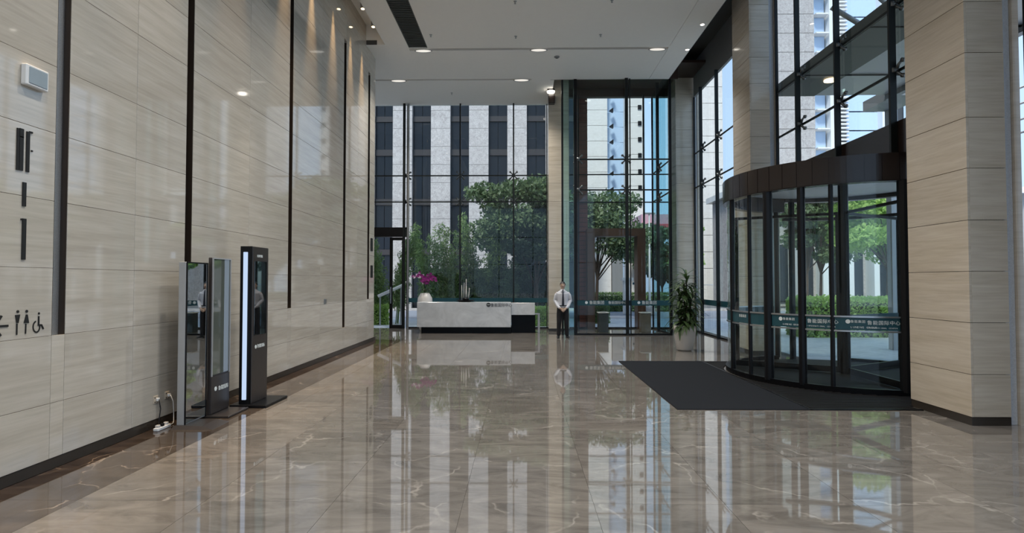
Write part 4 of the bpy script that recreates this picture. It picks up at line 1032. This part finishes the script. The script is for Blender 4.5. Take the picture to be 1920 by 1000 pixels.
# ramp rail outside rear door and planter wall behind desk
t = empty('ramp_rail', (-4.6, 22, 0), label='pale sloping ramp handrail outside the rear left door', cat='handrail')
MB().tube([(PX(709, 22), 22, PZ(556, 22)), (PX(758, 22), 22, PZ(534, 22))], .06, 8).build('rail', 'white', t)
MB().tube([(PX(713, 22), 22, -.02), (PX(713, 22), 22, PZ(555, 22))], .03, 8).build('baluster', 'steel', t); MB().tube([(PX(752, 22), 22, -.02), (PX(752, 22), 22, PZ(537, 22))], .03, 8).build('baluster', 'steel', t)
Y = 23.9
t = empty('planter_wall', (-1, Y, 0), label='low pale stone planter wall under the bamboo outside the back glass', cat='planter')
boxpart('stone_block', 'grey_stone', t, PX(790, Y), PX(1060, Y), Y, Y + .3, -.02, .42)
boxpart('coping', 'grey_stone', t, PX(788, Y), PX(1062, Y), Y - .03, Y + .33, .42, .48)


# entrance canopy outside
cn = empty('entrance_canopy', (7.5, 9.5, 6.1), label='flat outdoor canopy with dark soffit strip outside the glass over the door', cat='canopy')
boxpart('dark_soffit', 'grille', cn, XG + .12, 6.95, 3, 13.5, 6.10, 6.35)
boxpart('light_soffit', 'lightgrey', cn, 6.96, 8.6, 3, 13.5, 6.12, 6.33)
boxpart('edge_beam', 'midgrey', cn, 8.61, 8.75, 3, 13.5, 6.0, 6.45)
for y in (5.2, 7.5, 9.8, 12.1): boxpart('soffit_joint', 'black', cn, XG + .12, 8.6, y, y + .03, 6.085, 6.11)
for y in (11.05, 9.75):
    MB().tube([(6.05, y, 7.05 + (.15 if y < 10 else 0)), (7.1, y, 6.4)], .05, 10).build('strut', 'lightgrey', cn, True)
for y in (11.05, 9.75):
    MB().tube([(5.98, y + .0, 8.2), (7.9, y, 6.35)], .05, 10).build('strut', 'lightgrey', cn, True)
MB().lathe([(.14, -.02), (.14, 0)], (6.75, 12.4, 6.098), 16).build('canopy_light', 'lamp_warm', cn)
for z in (5.35, 5.05, 4.75, 4.5):
    MB().tube([(9.4, 4, z), (9.4, 14.5, z)], .02, 6).build('reflected_line', 'white', cn)  # white rods drawn in place of pale reflected lines
for y in (4, 14.5): boxpart('support_post', 'lightgrey', cn, 9.3, 9.5, y - .1, y + .1, -.02, 6.3)
boxpart('cross_beam', 'midgrey', cn, 8.751, 9.5, 14.4, 14.6, 6.05, 6.3) if False else None
boxpart('edge_beam', 'midgrey', cn, 8.751, 9.5, 3.9, 4.1, 6.05, 6.3); boxpart('edge_beam', 'midgrey', cn, 8.751, 9.5, 13.3, 14.6, 6.05, 6.3)

# ------------------------------------------------------------------ vegetation
def foliage(name, mat, parent, blobs, n, size, aspect=2.2, kind='stuff', drop=.0):
    """n leaf blades spread in ellipsoid blobs (centre, radii)"""
    w = np.array([b[1][0] * b[1][1] * b[1][2] for b in blobs]) ** .7; w /= w.sum()
    idx = rng.choice(len(blobs), n, p=w); c = np.array([b[0] for b in blobs])[idx]; r = np.array([b[1] for b in blobs])[idx]
    d = rng.normal(size=(n, 3)); d /= np.linalg.norm(d, axis=1)[:, None]
    rad = rng.random(n)[:, None] ** .5; p = c + d * r * rad
    a = rng.normal(size=(n, 3)); a[:, 2] -= drop; a /= np.linalg.norm(a, axis=1)[:, None]
    b_ = rng.normal(size=(n, 3)); b_ -= (b_ * a).sum(1)[:, None] * a; b_ /= np.linalg.norm(b_, axis=1)[:, None]
    s = size * (.6 + .8 * rng.random(n))[:, None]
    v = np.stack([p - a * s, p + b_ * s / aspect, p + a * s, p - b_ * s / aspect], 1).reshape(-1, 3)
    me = bpy.data.meshes.new(name); me.vertices.add(n * 4); me.vertices.foreach_set('co', (v - np.array(parent_loc(parent) if parent else (0, 0, 0))).ravel())
    me.loops.add(n * 4); me.loops.foreach_set('vertex_index', np.arange(n * 4, dtype=np.int32)); me.polygons.add(n)
    me.polygons.foreach_set('loop_start', np.arange(0, n * 4, 4, dtype=np.int32)); me.polygons.foreach_set('loop_total', np.full(n, 4, dtype=np.int32))
    me.materials.append(M[mat]); me.update(calc_edges=True); me.validate()
    o = bpy.data.objects.new(name, me); COL.objects.link(o)
    if parent: o.parent = parent
    o['kind'] = kind; return o
def tree(x, y, h, cr, label, mat='leaf_tree', n=7000, size=.10, nb=9, group=None, trunk=.09, low=.45, name='tree', asp=2.0):
    t = empty(name, (x, y, -.02), label=label, cat='tree', group=group)
    rs_ = random.Random(int(x * 100 + y * 10))
    top = Vector((x + .1, y, h * .8)); ends = []
    MB().tube([(x, y, -.02), (x + .05, y, h * low), (x + .1, y, h * .8)], [trunk, trunk * .75, trunk * .3], 8).build('trunk', 'bark', t, True)
    m = MB(); blobs = []
    for i in range(nb):
        a = i * 2.4 + rs_.random(); f = rs_.random(); rr = cr * (.35 + .5 * rs_.random())
        c = Vector((x + math.cos(a) * rr, y + math.sin(a) * rr, h * (low + (1 - low) * (.25 + .62 * f))))
        s = cr * (.32 + .22 * rs_.random()); blobs.append(((c.x, c.y, c.z), (s * 1.15, s * 1.15, s * .65)))
        st = Vector((x + .05, y, h * (low + .1 * rs_.random())))
        m.tube([st, st.lerp(c, .5) + Vector((0, 0, .1)), c], [trunk * .4, trunk * .25, trunk * .1], 5)
    m.build('branches', 'bark', t).name = 'branch_run'
    foliage('foliage', mat, t, blobs, n, size, asp)
    return t
def hedge(x0, x1, y0, y1, h, label, mat='leaf_dark', n=9000, size=.05, group=None, z0=0):
    t = empty('hedge', ((x0 + x1) / 2, (y0 + y1) / 2, -.02 + z0), label=label, cat='hedge', group=group)
    v = np.array([[x0, y0, z0 - .02]]) + rng.random((n, 3)) * np.array([[x1 - x0, y1 - y0, h]])
    side = rng.integers(0, 4, n); v[side == 0, 1] = y0 + rng.normal(0, .03, (side == 0).sum()); v[side == 1, 2] = z0 + h + rng.normal(0, .04, (side == 1).sum()); v[side == 2, 0] = x0
    # dark woody core keeps the hedge from being see-through
    MB().bbox(x0 + .1, x1 - .1, y0 + .1, y1 - .1, -.02 + z0, z0 + h - .12, .05).build('core', 'leaf_dark', t)
    a = rng.normal(size=(n, 3)); a /= np.linalg.norm(a, axis=1)[:, None]; b_ = np.cross(a, rng.normal(size=(n, 3))); b_ /= np.linalg.norm(b_, axis=1)[:, None]
    s = size * (.6 + .8 * rng.random(n))[:, None]
    q = np.stack([v - a * s, v + b_ * s / 1.8, v + a * s, v - b_ * s / 1.8], 1).reshape(-1, 3) - np.array(parent_loc(t))
    me = bpy.data.meshes.new('foliage'); me.from_pydata(q.tolist(), [], [(i * 4, i * 4 + 1, i * 4 + 2, i * 4 + 3) for i in range(n)]); me.materials.append(M[mat])
    o = bpy.data.objects.new('foliage', me); COL.objects.link(o); o.parent = t; o['kind'] = 'stuff'
    return t
def bamboo(px, Y, h, w, label, mat='leaf_bamboo', n=5000):
    x = PX(px, Y); t = empty('bamboo', (x, Y, -.02), label=label, cat='bamboo')
    rs_ = random.Random(px); blobs = []
    for i in range(7):
        a = rs_.uniform(0, 6.28); hh = h * rs_.uniform(.7, 1); bx2 = x + math.cos(a) * w * .35; by2 = Y + math.sin(a) * w * .3; lx = math.cos(a) * w * .5
        MB().tube([(bx2, by2, -.02), (bx2 + lx * .2, by2, hh * .5), (bx2 + lx, by2, hh)], [.022, .016, .006], 6).build('cane', 'leaf_bamboo', t)
        for k in range(5):
            f = .3 + .7 * k / 4; blobs.append(((bx2 + lx * f * f, by2, hh * f), (w * .30 * (1.15 - f * .6), w * .30, h * .10)))
    foliage('foliage', mat, t, blobs, n, .10, 5, drop=.6)
    return t
bamboo(728, 23.2, 4.0, 1.5, 'leafy bamboo clump outside the rear left door', n=7000)
bamboo(822, 25.5, 4.4, 1.5, 'tall bright bamboo clump behind the orchids outside the back glass', n=6000)
bamboo(880, 25.8, 4.1, 1.7, 'bamboo clump outside the glass behind the middle of the desk', n=6500)
bamboo(930, 25.4, 3.1, 1.5, 'shorter bamboo clump outside the glass behind the right half of the desk', 'leaf_tree', n=6000)
tree(PX(975, 27.0), 27.0, 6.6, 2.1, 'large spreading tree outside the back glass left of the column', n=15000, nb=16, size=.11, low=.42)
tree(PX(1003, 25.2), 25.2, 3.6, 1.1, 'small dark tree with reddish trunk near the stone column', 'leaf_dark', n=6000, trunk=.14, nb=8, low=.35)
tree(PX(1118, 27.5), 27.5, 6.6, 2.1, 'spreading tree seen through the vestibule behind the brown portal', n=10000, nb=20, size=.10, low=.26)
tree(PX(1200, 34), 33.0, 5.4, 1.3, 'slim tree at the right of the vestibule portal', n=5000, nb=9, size=.11)
tree(PX(1240, 38), 38.0, 5.2, 2.0, 'bushy tree under the red roof band', 'leaf_dark', n=8000, nb=10, size=.13, low=.2)
hedge(PX(795, 26.4), PX(1062, 26.4), 26.3, 27.4, 2.2, 'dark shrub hedge behind the bamboo outside back glass', 'leaf_dark', n=16000, size=.07)
hedge(PX(701, 22.6) - .4, PX(731, 22.6), 22.4, 23.0, .72, 'bright low hedge outside the rear left door', 'leaf_bright', n=5000, size=.035)
hedge(PX(1003, 21.9), PX(1040, 21.9), 21.8, 22.4, .66, 'bright low hedge right of the reception desk outside glass', 'leaf_bright', n=4000, size=.035)
hedge(PX(1104, 33.4), PX(1262, 33.4), 32.6, 33.4, 1.0, 'low light green hedge beyond the vestibule portal', 'leaf_bamboo', n=8000, size=.045)
hedge(PX(1103, 23.4), PX(1142, 23.4), 23.2, 23.9, .7, 'short hedge beside the left litter bin outside', 'leaf_bamboo', n=4000, size=.035)
hedge(8.6, 16.5, 17.6, 18.6, 1.15, 'long clipped green hedge outside the revolving door', 'leaf_bright', n=22000, size=.05)
#hedge(7.0, 11.5, 21.0, 22.0, 1.0, 'clipped hedge outside the side glass near the far column', 'leaf_dark', n=9000, size=.05)
tree(14.0, 22.0, 6.2, 1.9, 'bright green tree outside seen through the revolving door', 'leaf_bright', n=13000, nb=16, size=.10, low=.3)
tree(17.2, 25.5, 6.0, 1.8, 'second bright green tree right of the first outside the revolving door', 'leaf_bright', n=10000, nb=13, size=.10, low=.45)
tree(11.3, 22.8, 5.4, 1.2, 'darker green tree outside the left part of the revolving door', 'leaf_tree', n=7000, nb=10, size=.09, low=.3)

# anything top-level left without a label is reported by the checker

tree(7.95, 27.6, 5.2, .8, 'green tree hidden behind the far travertine column, mirrored in the display stands', 'leaf_bright', n=9000, nb=12, size=.11, low=.25)
tree(16.4, 31.5, 7.0, 2.2, 'mid green tree farther off between the street trees', 'leaf_tree', n=9000, nb=12, size=.12, low=.25)
